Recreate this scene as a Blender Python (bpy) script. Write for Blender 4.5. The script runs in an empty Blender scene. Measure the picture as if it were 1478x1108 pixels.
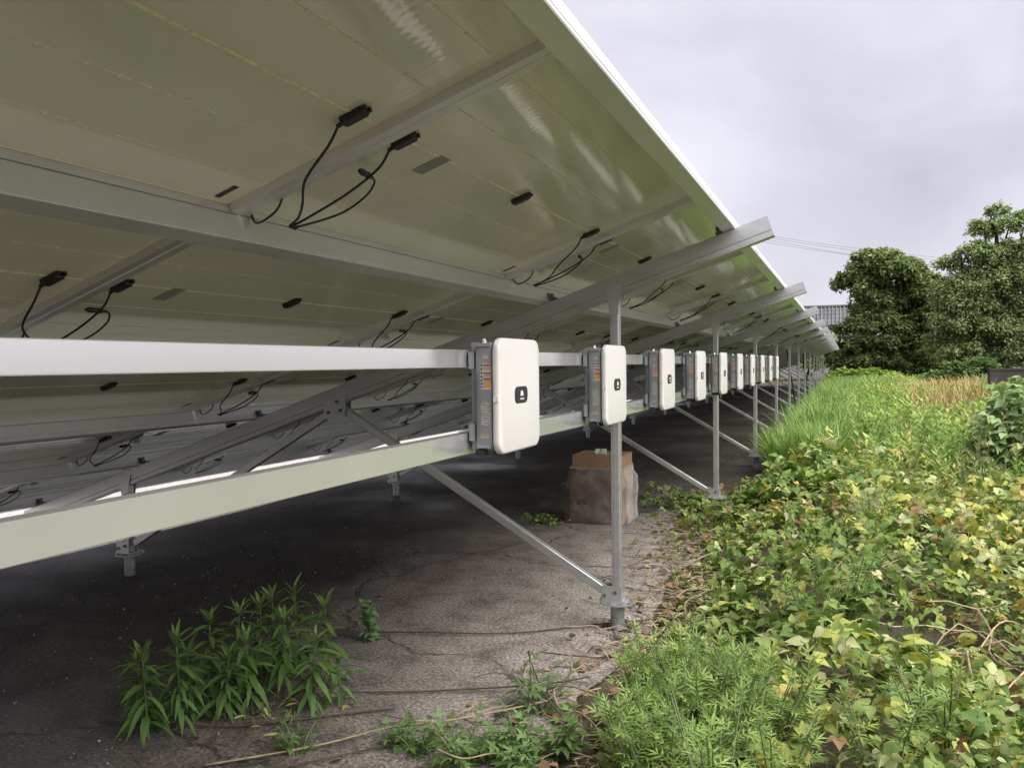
import bpy, math, random
import numpy as np
from mathutils import Vector, Matrix

random.seed(7)
RNG = np.random.default_rng(11)
SC = bpy.context.scene
COL = SC.collection
R = math.radians

# ------------------------------------------------------------------ camera
CAM_H = 1.483
F_PX, YAW, PITCH, ROLL = 1202.5, 0.3814, 0.0239, -0.01035
cd = bpy.data.cameras.new('camera')
cd.sensor_fit = 'HORIZONTAL'
cd.sensor_width = 36.0
cd.lens = F_PX / 1478.0 * 36.0
cd.clip_start = 0.05
cd.clip_end = 2000.0
cam = bpy.data.objects.new('camera', cd)
COL.objects.link(cam)
c_, s_ = math.cos(YAW), math.sin(YAW)
cp_, sp_ = math.cos(PITCH), math.sin(PITCH)
r0 = Vector((c_, s_, 0))
fw = Vector((-s_ * cp_, c_ * cp_, -sp_))
u0 = r0.cross(fw)
cr_, sr_ = math.cos(ROLL), math.sin(ROLL)
rt = r0 * cr_ + u0 * sr_
up = u0 * cr_ - r0 * sr_
cam.matrix_world = Matrix(((rt.x, up.x, -fw.x, 0), (rt.y, up.y, -fw.y, 0), (rt.z, up.z, -fw.z, CAM_H), (0, 0, 0, 1)))
SC.camera = cam

# ------------------------------------------------------------------ light
EXPOSURE = 2.62
SUN_EL, SUN_AZ = R(54), R(112)          # azimuth from +Y towards +X
SC.view_settings.view_transform = 'Standard'
SC.view_settings.look = 'None'
SC.view_settings.exposure = EXPOSURE
SC.view_settings.gamma = 1.0
SC.view_settings.use_curve_mapping = False
W = bpy.data.worlds.new('World')
SC.world = W
W.use_nodes = True
nt = W.node_tree
nt.nodes.clear()
wo = nt.nodes.new('ShaderNodeOutputWorld')
bg = nt.nodes.new('ShaderNodeBackground')
bg.inputs['Strength'].default_value = 0.1
sky = nt.nodes.new('ShaderNodeTexSky')
sky.sky_type = 'NISHITA'
sky.sun_disc = False
sky.sun_elevation = SUN_EL
sky.sun_rotation = SUN_AZ
tc = nt.nodes.new('ShaderNodeTexCoord')
mp = nt.nodes.new('ShaderNodeMapping')
mp.inputs['Scale'].default_value = (1.0, 1.0, 1.35)
n1 = nt.nodes.new('ShaderNodeTexNoise')
n1.inputs['Scale'].default_value = 2.6
n1.inputs['Detail'].default_value = 5
n1.inputs['Roughness'].default_value = 0.5
n1.inputs['Distortion'].default_value = 0.35
rp = nt.nodes.new('ShaderNodeValToRGB')
rp.color_ramp.elements[0].position = 0.3
rp.color_ramp.elements[0].color = (0.212, 0.203, 0.236, 1)
rp.color_ramp.elements[1].position = 0.66
rp.color_ramp.elements[1].color = (0.362, 0.352, 0.386, 1)
sc10 = nt.nodes.new('ShaderNodeVectorMath')
sc10.operation = 'SCALE'
sc10.inputs['Scale'].default_value = 4.30
mx = nt.nodes.new('ShaderNodeMix')
mx.data_type = 'RGBA'
mx.inputs['Factor'].default_value = 0.97
L = nt.links.new
L(tc.outputs['Generated'], mp.inputs['Vector'])
L(mp.outputs['Vector'], n1.inputs['Vector'])
L(n1.outputs['Fac'], rp.inputs['Fac'])
L(rp.outputs['Color'], sc10.inputs[0])
L(sky.outputs['Color'], mx.inputs['A'])
L(sc10.outputs['Vector'], mx.inputs['B'])
L(mx.outputs['Result'], bg.inputs['Color'])
L(bg.outputs['Background'], wo.inputs['Surface'])

sd = bpy.data.lights.new('sun', 'SUN')
sd.energy = 1.5
sd.angle = R(65)
sd.color = (1.0, 0.97, 0.93)
sun = bpy.data.objects.new('sun', sd)
COL.objects.link(sun)
sdir = Vector((math.cos(SUN_EL) * math.sin(SUN_AZ), math.cos(SUN_EL) * math.cos(SUN_AZ), math.sin(SUN_EL)))
sun.rotation_euler = sdir.to_track_quat('Z', 'Y').to_euler()

SC.cycles.use_denoising = True
SC.cycles.max_bounces = 6
SC.cycles.diffuse_bounces = 4
SC.cycles.glossy_bounces = 3
SC.cycles.transmission_bounces = 4
SC.cycles.transparent_max_bounces = 12
SC.cycles.sample_clamp_indirect = 8.0


# ------------------------------------------------------------------ materials
def newmat(name):
    m = bpy.data.materials.new(name)
    m.use_nodes = True
    t = m.node_tree
    b = t.nodes['Principled BSDF']
    return m, t, b


def noise(t, scale, detail=4, rough=0.55, coord='Object', mapscale=None):
    tcn = t.nodes.new('ShaderNodeTexCoord')
    n = t.nodes.new('ShaderNodeTexNoise')
    n.inputs['Scale'].default_value = scale
    n.inputs['Detail'].default_value = detail
    n.inputs['Roughness'].default_value = rough
    if mapscale:
        mpn = t.nodes.new('ShaderNodeMapping')
        mpn.inputs['Scale'].default_value = mapscale
        t.links.new(tcn.outputs[coord], mpn.inputs['Vector'])
        t.links.new(mpn.outputs['Vector'], n.inputs['Vector'])
    else:
        t.links.new(tcn.outputs[coord], n.inputs['Vector'])
    return n


def ramp(t, src, stops):
    r = t.nodes.new('ShaderNodeValToRGB')
    e = r.color_ramp.elements
    while len(e) < len(stops):
        e.new(0.5)
    for i, (p, c) in enumerate(stops):
        e[i].position = p
        e[i].color = (c[0], c[1], c[2], 1) if not isinstance(c, (int, float)) else (c, c, c, 1)
    t.links.new(src, r.inputs['Fac'])
    return r


def mixc(t, fac, a, b, mode='MIX'):
    m = t.nodes.new('ShaderNodeMix')
    m.data_type = 'RGBA'
    m.blend_type = mode
    for key, v in (('Factor', fac), ('A', a), ('B', b)):
        if hasattr(v, 'is_linked'):
            t.links.new(v, m.inputs[key])
        elif key == 'Factor':
            m.inputs[key].default_value = v
        else:
            m.inputs[key].default_value = (v[0], v[1], v[2], 1)
    return m.outputs['Result']


def bump(t, b, src, strength, dist=0.01):
    bn = t.nodes.new('ShaderNodeBump')
    bn.inputs['Strength'].default_value = strength
    bn.inputs['Distance'].default_value = dist
    t.links.new(src, bn.inputs['Height'])
    t.links.new(bn.outputs['Normal'], b.inputs['Normal'])


def simple(name, col, rough=0.5, metal=0.0, var=0.12, nscale=8, bmp=0.0, mapscale=None, rvar=0.0):
    m, t, b = newmat(name)
    n = noise(t, nscale, mapscale=mapscale)
    lo = [max(0, c * (1 - var)) for c in col]
    hi = [min(1, c * (1 + var)) for c in col]
    r = ramp(t, n.outputs['Fac'], [(0.3, lo), (0.7, hi)])
    t.links.new(r.outputs['Color'], b.inputs['Base Color'])
    b.inputs['Roughness'].default_value = rough
    b.inputs['Metallic'].default_value = metal
    if rvar:
        rr = ramp(t, n.outputs['Fac'], [(0.25, max(0.02, rough - rvar)), (0.75, rough + rvar)])
        t.links.new(rr.outputs['Color'], b.inputs['Roughness'])
    if bmp:
        bump(t, b, n.outputs['Fac'], bmp)
    return m


M = {}
M['galv'] = simple('galvanised_steel', (0.52, 0.525, 0.52), 0.40, 0.82, 0.08, 3, rvar=0.06, mapscale=(1, 1, 6))
M['rail'] = simple('bright_aluminium_rail', (0.80, 0.81, 0.795), 0.20, 0.76, 0.03, 2.5, rvar=0.03)
M['frame_alu'] = simple('panel_frame_aluminium', (0.70, 0.70, 0.685), 0.38, 0.65, 0.06, 2, rvar=0.05)
M['screw'] = simple('zinc_pipe', (0.36, 0.37, 0.38), 0.45, 0.8, 0.3, 18, rvar=0.1)
M['white_cover'] = simple('white_plastic_cover', (0.60, 0.585, 0.56), 0.38, 0.0, 0.02, 3)
M['grey_body'] = simple('grey_cast_body', (0.26, 0.27, 0.285), 0.5, 0.0, 0.08, 12)
M['black'] = simple('black_plastic', (0.012, 0.012, 0.013), 0.45, 0.0, 0.2, 20)
M['cable'] = simple('black_cable', (0.010, 0.010, 0.011), 0.4, 0.0, 0.2, 20)
M['bolt'] = simple('dull_bolt', (0.16, 0.16, 0.16), 0.45, 0.8, 0.2, 30)
M['sticker'] = None
M['emblem_white'] = simple('emblem_white', (0.75, 0.75, 0.75), 0.5, 0, 0.02)
M['print_dark'] = simple('print_dark', (0.05, 0.04, 0.035), 0.7, 0, 0.1, 40)
M['label_pale'] = simple('label_pale', (0.42, 0.42, 0.40), 0.55, 0, 0.25, 120)
M['label_red'] = simple('label_red', (0.40, 0.06, 0.035), 0.55, 0, 0.1, 60)
M['label_orange'] = simple('label_orange', (0.55, 0.27, 0.05), 0.55, 0, 0.1, 60)
M['label_ink'] = simple('label_ink', (0.06, 0.06, 0.07), 0.6, 0, 0.1, 60)
M['label_blue'] = simple('label_blue', (0.03, 0.06, 0.25), 0.6, 0, 0.1, 60)
M['label_side'] = simple('label_side', (0.27, 0.28, 0.26), 0.55, 0, 0.35, 150)
M['ribbon'] = simple('pale_ribbon_line', (0.85, 0.76, 0.52), 0.45, 0, 0.2, 60)
M['sealant'] = simple('sealant_edge', (0.85, 0.74, 0.54), 0.5, 0, 0.1, 30)
M['cell_front'] = simple('dark_cell_front', (0.012, 0.016, 0.03), 0.12, 0, 0.2, 3)
M['strap'] = simple('dark_steel_strap', (0.03, 0.03, 0.032), 0.5, 0.3, 0.2, 8)


def mat_backglass():
    m, t, b = newmat('panel_back_glass')
    n = noise(t, 1.3, 4, 0.6)
    r = ramp(t, n.outputs['Fac'], [(0.3, (0.60, 0.62, 0.475)), (0.7, (0.69, 0.71, 0.57))])
    t.links.new(r.outputs['Color'], b.inputs['Base Color'])
    n2 = noise(t, 7, 5, 0.65)
    rr = ramp(t, n2.outputs['Fac'], [(0.3, 0.03), (0.75, 0.10)])
    t.links.new(rr.outputs['Color'], b.inputs['Roughness'])
    b.inputs['IOR'].default_value = 1.75
    # cells pressed into the laminate make the glass slightly wavy
    tcn = t.nodes.new('ShaderNodeTexCoord')
    wv = t.nodes.new('ShaderNodeTexWave')
    wv.wave_type = 'BANDS'
    wv.bands_direction = 'X'
    wv.inputs['Scale'].default_value = 11
    wv.inputs['Distortion'].default_value = 0.6
    wv.inputs['Detail'].default_value = 1.5
    t.links.new(tcn.outputs['Object'], wv.inputs['Vector'])
    n3 = noise(t, 3.0, 2, 0.5)
    add = t.nodes.new('ShaderNodeMath')
    add.operation = 'ADD'
    t.links.new(wv.outputs['Fac'], add.inputs[0])
    mul = t.nodes.new('ShaderNodeMath')
    mul.operation = 'MULTIPLY'
    mul.inputs[1].default_value = 5.0
    t.links.new(n3.outputs['Fac'], mul.inputs[0])
    t.links.new(mul.outputs[0], add.inputs[1])
    bump(t, b, add.outputs[0], 0.10, 0.0010)
    return m


M['backglass'] = mat_backglass()


def mat_sticker():
    m, t, b = newmat('rating_sticker')
    tcn = t.nodes.new('ShaderNodeTexCoord')
    br = t.nodes.new('ShaderNodeTexBrick')
    br.inputs['Scale'].default_value = 60
    br.inputs['Color1'].default_value = (0.16, 0.16, 0.15, 1)
    br.inputs['Color2'].default_value = (0.26, 0.26, 0.24, 1)
    br.inputs['Mortar'].default_value = (0.30, 0.30, 0.27, 1)
    br.inputs['Mortar Size'].default_value = 0.04
    t.links.new(tcn.outputs['Object'], br.inputs['Vector'])
    t.links.new(br.outputs['Color'], b.inputs['Base Color'])
    b.inputs['Roughness'].default_value = 0.5
    return m


M['sticker'] = mat_sticker()


def mat_asphalt():
    m, t, b = newmat('old_asphalt')
    big = noise(t, 0.55, 5, 0.6)
    mid = noise(t, 4.5, 6, 0.7)
    fine = noise(t, 60, 5, 0.8)
    spk = noise(t, 150, 3, 0.7)
    base = ramp(t, big.outputs['Fac'], [(0.32, (0.018, 0.0145, 0.012)), (0.52, (0.038, 0.031, 0.026)), (0.72, (0.075, 0.062, 0.053))])
    c1 = mixc(t, 0.75, base.outputs['Color'], ramp(t, mid.outputs['Fac'], [(0.3, 0.45), (0.7, 1.35)]).outputs['Color'], 'MULTIPLY')
    c2 = mixc(t, 0.85, c1, ramp(t, fine.outputs['Fac'], [(0.36, 0.2), (0.5, 0.9), (0.66, 2.3)]).outputs['Color'], 'MULTIPLY')
    c2 = mixc(t, 0.5, c2, ramp(t, spk.outputs['Fac'], [(0.35, 0.5), (0.65, 1.7)]).outputs['Color'], 'MULTIPLY')
    # dust and grit, painted paler where daylight reaches in from the open side
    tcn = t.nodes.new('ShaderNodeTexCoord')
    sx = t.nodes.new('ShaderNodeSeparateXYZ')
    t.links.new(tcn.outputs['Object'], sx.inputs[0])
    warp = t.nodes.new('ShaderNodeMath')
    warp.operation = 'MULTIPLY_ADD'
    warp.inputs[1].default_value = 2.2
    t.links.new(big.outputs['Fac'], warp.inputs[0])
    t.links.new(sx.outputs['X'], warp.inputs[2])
    daylit_mask = ramp(t, warp.outputs[0], [(0.0, 0.0), (1.0, 1.0)])
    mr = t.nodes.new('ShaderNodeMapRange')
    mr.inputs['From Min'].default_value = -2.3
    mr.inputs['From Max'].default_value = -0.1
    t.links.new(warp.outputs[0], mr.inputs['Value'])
    t.links.new(mr.outputs['Result'], daylit_mask.inputs['Fac'])
    daylit_grit = mixc(t, 0.95, (0.295, 0.258, 0.232), ramp(t, fine.outputs['Fac'], [(0.36, 0.18), (0.48, 0.8), (0.64, 1.9)]).outputs['Color'], 'MULTIPLY')
    daylit_grit = mixc(t, 0.85, daylit_grit, ramp(t, mid.outputs['Fac'], [(0.32, 0.4), (0.5, 0.95), (0.7, 1.35)]).outputs['Color'], 'MULTIPLY')
    my = t.nodes.new('ShaderNodeMapRange')      # the strip with daylight painted on its grit ends beside the carton
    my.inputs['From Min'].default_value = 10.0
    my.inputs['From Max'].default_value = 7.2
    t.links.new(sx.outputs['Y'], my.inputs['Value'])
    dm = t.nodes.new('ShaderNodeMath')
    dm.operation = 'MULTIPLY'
    t.links.new(daylit_mask.outputs['Color'], dm.inputs[0])
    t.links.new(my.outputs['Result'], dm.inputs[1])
    c3 = mixc(t, dm.outputs[0], c2, daylit_grit)
    # cracks
    wn = noise(t, 2.0, 4, 0.6)
    addv = t.nodes.new('ShaderNodeVectorMath')
    addv.operation = 'MULTIPLY_ADD'
    addv.inputs[1].default_value = (0.55, 0.55, 0.0)
    t.links.new(wn.outputs['Color'], addv.inputs[0])
    t.links.new(tcn.outputs['Object'], addv.inputs[2])
    vo = t.nodes.new('ShaderNodeTexVoronoi')
    vo.feature = 'DISTANCE_TO_EDGE'
    vo.inputs['Scale'].default_value = 0.62
    t.links.new(addv.outputs['Vector'], vo.inputs['Vector'])
    crk = ramp(t, vo.outputs['Distance'], [(0.0, 0.8), (0.004, 0.6), (0.011, 0.0)])
    cmask = mixc(t, 1.0, crk.outputs['Color'], ramp(t, mid.outputs['Fac'], [(0.38, 0.0), (0.55, 1.0)]).outputs['Color'], 'MULTIPLY')
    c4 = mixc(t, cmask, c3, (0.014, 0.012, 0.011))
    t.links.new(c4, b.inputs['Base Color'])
    wet = noise(t, 0.33, 3, 0.5)
    rr = ramp(t, wet.outputs['Fac'], [(0.46, 0.92), (0.56, 0.62), (0.68, 0.30)])
    t.links.new(rr.outputs['Color'], b.inputs['Roughness'])
    b.inputs['Specular IOR Level'].default_value = 0.22
    hsum = mixc(t, 0.6, fine.outputs['Fac'], mid.outputs['Fac'], 'ADD')
    hs2 = mixc(t, 0.8, hsum, crk.outputs['Color'], 'SUBTRACT')
    bump(t, b, hs2, 0.9, 0.016)
    return m


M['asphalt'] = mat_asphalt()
M['gravel_yard'] = simple('pale_gravel', (0.30, 0.282, 0.272), 0.9, 0, 0.4, 30, 0.4)


def mat_soil():
    m, t, b = newmat('leaf_litter_soil')
    a = noise(t, 3, 6, 0.7)
    f = noise(t, 50, 5, 0.7)
    c = ramp(t, a.outputs['Fac'], [(0.3, (0.035, 0.030, 0.016)), (0.55, (0.07, 0.055, 0.03)), (0.75, (0.06, 0.075, 0.025))])
    c2 = mixc(t, 0.8, c.outputs['Color'], ramp(t, f.outputs['Fac'], [(0.3, 0.4), (0.7, 1.6)]).outputs['Color'], 'MULTIPLY')
    t.links.new(c2, b.inputs['Base Color'])
    b.inputs['Roughness'].default_value = 0.95
    bump(t, b, f.outputs['Fac'], 0.8, 0.03)
    return m


M['soil'] = mat_soil()


def mat_leaf(name, transl=0.3, rough=0.45, vein=True):
    m, t, b = newmat(name)
    at_ = t.nodes.new('ShaderNodeAttribute')
    at_.attribute_name = 'tint'
    n = noise(t, 30, 3, 0.6)
    c = mixc(t, 0.55, at_.outputs['Color'], ramp(t, n.outputs['Fac'], [(0.3, 0.6), (0.7, 1.35)]).outputs['Color'], 'MULTIPLY')
    t.links.new(c, b.inputs['Base Color'])
    b.inputs['Roughness'].default_value = rough
    b.inputs['Specular IOR Level'].default_value = 0.22
    tr = t.nodes.new('ShaderNodeBsdfTranslucent')
    hs = t.nodes.new('ShaderNodeHueSaturation')
    hs.inputs['Saturation'].default_value = 1.15
    hs.inputs['Value'].default_value = 1.1
    t.links.new(c, hs.inputs['Color'])
    t.links.new(hs.outputs['Color'], tr.inputs['Color'])
    ms = t.nodes.new('ShaderNodeMixShader')
    ms.inputs['Fac'].default_value = transl
    t.links.new(b.outputs['BSDF'], ms.inputs[1])
    t.links.new(tr.outputs['BSDF'], ms.inputs[2])
    t.links.new(ms.outputs['Shader'], t.nodes['Material Output'].inputs['Surface'])
    return m


M['leaf'] = mat_leaf('living_leaf', 0.3, 0.58)
M['tree_leaf'] = mat_leaf('tree_leaf', 0.42, 0.6)
M['grass'] = mat_leaf('grass_blade', 0.3, 0.5)
M['dry'] = mat_leaf('dry_plant', 0.12, 0.8)
M['bark'] = simple('bark', (0.055, 0.045, 0.035), 0.9, 0, 0.4, 14, 0.5)
M['stem_green'] = simple('green_stem', (0.10, 0.13, 0.05), 0.6, 0, 0.25, 30)
M['stem_dry'] = simple('dry_stem', (0.25, 0.20, 0.12), 0.8, 0, 0.35, 30)
M['stem_dark'] = simple('dark_dry_stem', (0.06, 0.042, 0.028), 0.85, 0, 0.35, 30)
M['cardboard'] = simple('cardboard', (0.33, 0.22, 0.145), 0.8, 0, 0.12, 5)
M['cardboard_lid'] = simple('cardboard_tan', (0.28, 0.175, 0.10), 0.8, 0, 0.1, 5)
M['brown_fence'] = simple('brown_painted_steel', (0.045, 0.034, 0.032), 0.6, 0, 0.2, 2)
M['roof_grey'] = simple('weathered_grey_roof', (0.10, 0.10, 0.11), 0.7, 0, 0.3, 1.5)
M['roof_ridge'] = simple('mossy_ridge_cap', (0.085, 0.09, 0.08), 0.8, 0, 0.3, 2)
M['wall_plaster'] = simple('grey_plaster', (0.25, 0.25, 0.25), 0.85, 0, 0.15, 2)
M['window_dark'] = simple('dark_window_glass', (0.02, 0.022, 0.026), 0.1, 0, 0.1, 2)
M['red_wall'] = simple('red_brown_sheet', (0.16, 0.06, 0.045), 0.7, 0, 0.25, 2)
M['rubble'] = simple('broken_asphalt', (0.30, 0.25, 0.215), 0.9, 0, 0.35, 30, 0.6)
M['hole'] = simple('dark_hole_soil', (0.018, 0.015, 0.012), 0.95, 0, 0.3, 30)


def mat_film():
    m, t, b = newmat('clear_plastic_film')
    tp = t.nodes.new('ShaderNodeBsdfTransparent')
    tp.inputs['Color'].default_value = (0.97, 0.96, 0.96, 1)
    b.inputs['Base Color'].default_value = (0.72, 0.70, 0.72, 1)
    b.inputs['Roughness'].default_value = 0.16
    b.inputs['Specular IOR Level'].default_value = 0.9
    n = noise(t, 9, 4, 0.6)
    bump(t, b, n.outputs['Fac'], 0.6, 0.02)
    fr = ramp(t, n.outputs['Fac'], [(0.45, 0.03), (0.75, 0.20)])
    fz = t.nodes.new('ShaderNodeFresnel')
    fz.inputs['IOR'].default_value = 1.5
    sm_ = t.nodes.new('ShaderNodeMath')
    sm_.operation = 'ADD'
    sm_.use_clamp = True
    t.links.new(fr.outputs['Color'], sm_.inputs[0])
    t.links.new(fz.outputs['Fac'], sm_.inputs[1])
    ms = t.nodes.new('ShaderNodeMixShader')
    t.links.new(sm_.outputs[0], ms.inputs['Fac'])
    t.links.new(tp.outputs['BSDF'], ms.inputs[1])
    t.links.new(b.outputs['BSDF'], ms.inputs[2])
    t.links.new(ms.outputs['Shader'], t.nodes['Material Output'].inputs['Surface'])
    return m


M['film'] = mat_film()


# ------------------------------------------------------------------ mesh helpers
class MB:
    """collects simple shapes into one mesh"""
    def __init__(self):
        self.v, self.f = [], []

    def add(self, vs, fs):
        o = len(self.v)
        self.v += [tuple(p) for p in vs]
        self.f += [tuple(i + o for i in q) for q in fs]
        return self

    def box(self, c, s, mat=None):
        hx, hy, hz = s[0] / 2, s[1] / 2, s[2] / 2
        vs = [Vector((x, y, z)) for x in (-hx, hx) for y in (-hy, hy) for z in (-hz, hz)]
        if mat:
            vs = [mat @ p for p in vs]
        vs = [p + Vector(c) for p in vs]
        return self.add(vs, [(0, 1, 3, 2), (4, 6, 7, 5), (0, 4, 5, 1), (2, 3, 7, 6), (0, 2, 6, 4), (1, 5, 7, 3)])

    def extrude(self, prof, p0, p1, upv=(0, 0, 1)):
        """a closed 2D profile (side, up) swept from p0 to p1"""
        p0, p1 = Vector(p0), Vector(p1)
        d = (p1 - p0).normalized()
        side = d.cross(Vector(upv)).normalized()
        u = side.cross(d)
        n = len(prof)
        vs = [p0 + side * a + u * b for a, b in prof] + [p1 + side * a + u * b for a, b in prof]
        fs = [(i, (i + 1) % n, n + (i + 1) % n, n + i) for i in range(n)]
        fs += [tuple(range(n - 1, -1, -1)), tuple(range(n, 2 * n))]
        return self.add(vs, fs)

    def tube(self, pts, rad, n=6, cap=True):
        pts = [Vector(p) for p in pts]
        if not hasattr(rad, '__len__'):
            rad = [rad] * len(pts)
        vs, fs = [], []
        prev = None
        for i, p in enumerate(pts):
            d = (pts[min(i + 1, len(pts) - 1)] - pts[max(i - 1, 0)]).normalized()
            if prev is None:
                a = Vector((0, 0, 1)) if abs(d.z) < 0.9 else Vector((1, 0, 0))
                s = d.cross(a).normalized()
            else:
                s = (prev - d * prev.dot(d)).normalized()
            prev = s
            q = d.cross(s)
            for k in range(n):
                t = 2 * math.pi * k / n
                vs.append(p + (s * math.cos(t) + q * math.sin(t)) * rad[i])
        for i in range(len(pts) - 1):
            for k in range(n):
                k2 = (k + 1) % n
                fs.append((i * n + k, i * n + k2, (i + 1) * n + k2, (i + 1) * n + k))
        if cap:
            fs.append(tuple(range(n - 1, -1, -1)))
            fs.append(tuple((len(pts) - 1) * n + k for k in range(n)))
        return self.add(vs, fs)

    def prism(self, poly, z0, z1):
        n = len(poly)
        vs = [(x, y, z0) for x, y in poly] + [(x, y, z1) for x, y in poly]
        fs = [(i, (i + 1) % n, n + (i + 1) % n, n + i) for i in range(n)]
        fs += [tuple(range(n - 1, -1, -1)), tuple(range(n, 2 * n))]
        return self.add(vs, fs)

    def loft(self, rings):
        """closed rings of equal length, capped"""
        n = len(rings[0])
        vs = [p for r_ in rings for p in r_]
        fs = []
        for i in range(len(rings) - 1):
            for k in range(n):
                k2 = (k + 1) % n
                fs.append((i * n + k, i * n + k2, (i + 1) * n + k2, (i + 1) * n + k))
        fs.append(tuple(range(n - 1, -1, -1)))
        fs.append(tuple((len(rings) - 1) * n + k for k in range(n)))
        return self.add(vs, fs)

    def xf(self, mat):
        self.v = [tuple(mat @ Vector(p)) for p in self.v]
        return self

    def mesh(self, name, mat, smooth=False):
        me = bpy.data.meshes.new(name)
        me.from_pydata(self.v, [], self.f)
        me.validate()
        import bmesh
        bm = bmesh.new()
        bm.from_mesh(me)
        bmesh.ops.recalc_face_normals(bm, faces=bm.faces)
        bm.to_mesh(me)
        bm.free()
        if smooth:
            me.shade_smooth()
            if smooth == 'auto':
                me.set_sharp_from_angle(angle=R(40))
        me.materials.append(M[mat])
        return me

    def build(self, name, mat, parent=None, smooth=False):
        return link(name, self.mesh(name, mat, smooth), parent)


def link(name, data, parent=None, mw=None):
    o = bpy.data.objects.new(name, data)
    COL.objects.link(o)
    if parent is not None:
        o.parent = parent
    if mw is not None:
        o.matrix_local = mw
    return o


def tag(o, label, cat, group=None, kind=None):
    if label:
        o['label'] = label
    if cat:
        o['category'] = cat
    if group:
        o['group'] = group
    if kind:
        o['kind'] = kind
    return o


def empty(name, loc=(0, 0, 0), rot=None):
    o = bpy.data.objects.new(name, None)
    COL.objects.link(o)
    o.empty_display_size = 0.1
    if rot is not None:
        o.matrix_world = Matrix.Translation(loc) @ rot.to_4x4()
    else:
        o.location = loc
    return o


def copy_tree(o, parent=None):
    c = o.copy()
    COL.objects.link(c)
    if parent is not None:
        c.parent = parent
    for ch in o.children:
        copy_tree(ch, c)
    return c


def rrect(w, h, r, n=5):
    pts = []
    for cx, cy, a0 in ((w / 2 - r, h / 2 - r, 0), (-w / 2 + r, h / 2 - r, 90), (-w / 2 + r, -h / 2 + r, 180), (w / 2 - r, -h / 2 + r, 270)):
        for k in range(n + 1):
            a = R(a0 + 90 * k / n)
            pts.append((cx + r * math.cos(a), cy + r * math.sin(a)))
    return pts


def spline(pts, n=6):
    pts = [Vector(p) for p in pts]
    out = []
    for i in range(len(pts) - 1):
        p0, p1, p2, p3 = pts[max(i - 1, 0)], pts[i], pts[i + 1], pts[min(i + 2, len(pts) - 1)]
        for k in range(n):
            t = k / n
            out.append(0.5 * ((2 * p1) + (p2 - p0) * t + (2 * p0 - 5 * p1 + 4 * p2 - p3) * t * t + (3 * p1 - p0 - 3 * p2 + p3) * t ** 3))
    out.append(pts[-1])
    return out


def scatter_mesh(name, V, F, pos, rot, scale, col, mat, smooth=True):
    """one mesh of many copies of a small template (pos Nx3, rot Nx3x3, scale N or Nx3, col Nx3)"""
    V = np.asarray(V, float)
    N, n = len(pos), len(V)
    sc = np.asarray(scale, float)
    if sc.ndim == 1:
        sc = sc[:, None].repeat(3, 1)
    P = V[None] * sc[:, None, :]
    P = np.einsum('nij,nkj->nki', rot, P) + np.asarray(pos)[:, None, :]
    P = P.reshape(-1, 3)
    sizes = [len(f) for f in F]
    flat = np.array([i for f in F for i in f])
    idx = (flat[None] + (np.arange(N) * n)[:, None]).ravel()
    tot = np.tile(sizes, N)
    start = np.concatenate(([0], np.cumsum(tot)[:-1]))
    me = bpy.data.meshes.new(name)
    me.vertices.add(len(P))
    me.vertices.foreach_set('co', P.astype(np.float32).ravel())
    me.loops.add(len(idx))
    me.loops.foreach_set('vertex_index', idx.astype(np.int32))
    me.polygons.add(len(tot))
    me.polygons.foreach_set('loop_start', start.astype(np.int32))
    me.polygons.foreach_set('loop_total', tot.astype(np.int32))
    me.update(calc_edges=True)
    if smooth:
        me.shade_smooth()
    at_ = me.attributes.new('tint', 'FLOAT_COLOR', 'POINT')
    c4 = np.ones((N, n, 4), np.float32)
    c4[:, :, :3] = np.asarray(col)[:, None, :]
    at_.data.foreach_set('color', c4.ravel())
    me.materials.append(M[mat])
    return me


def frames(az, pitch_, roll_):
    """rotation matrices: template tip +Y turned to azimuth az, raised by pitch, rolled"""
    az, pi_, ro = np.broadcast_arrays(*[np.asarray(a, float) for a in (az, pitch_, roll_)])
    ca, sa, cp, sp, cr, sr = np.cos(az), np.sin(az), np.cos(pi_), np.sin(pi_), np.cos(ro), np.sin(ro)
    z = np.zeros_like(ca)
    o = np.ones_like(ca)
    Rz = np.stack([ca, -sa, z, sa, ca, z, z, z, o], -1).reshape(-1, 3, 3)
    Rx = np.stack([o, z, z, z, cp, -sp, z, sp, cp], -1).reshape(-1, 3, 3)
    Ry = np.stack([cr, z, sr, z, o, z, -sr, z, cr], -1).reshape(-1, 3, 3)
    return Rz @ Rx @ Ry


def blade(rows, fold=0.15, droop=0.2):
    """leaf: rows of (y, halfwidth)"""
    V, F = [], []
    prev = None
    for y, w in rows:
        zc = -droop * y * y
        if w <= 1e-6:
            V.append((0, y, zc))
            cur = (len(V) - 1,)
        else:
            V += [(-w, y, zc + fold * w), (0, y, zc), (w, y, zc + fold * w)]
            cur = (len(V) - 3, len(V) - 2, len(V) - 1)
        if prev is not None:
            if len(prev) == 3 and len(cur) == 3:
                F += [(prev[0], prev[1], cur[1], cur[0]), (prev[1], prev[2], cur[2], cur[1])]
            elif len(prev) == 3:
                F += [(prev[0], prev[1], cur[0]), (prev[1], prev[2], cur[0])]
            else:
                F += [(prev[0], cur[1], cur[0]), (prev[0], cur[2], cur[1])]
        prev = cur
    return V, F


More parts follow.
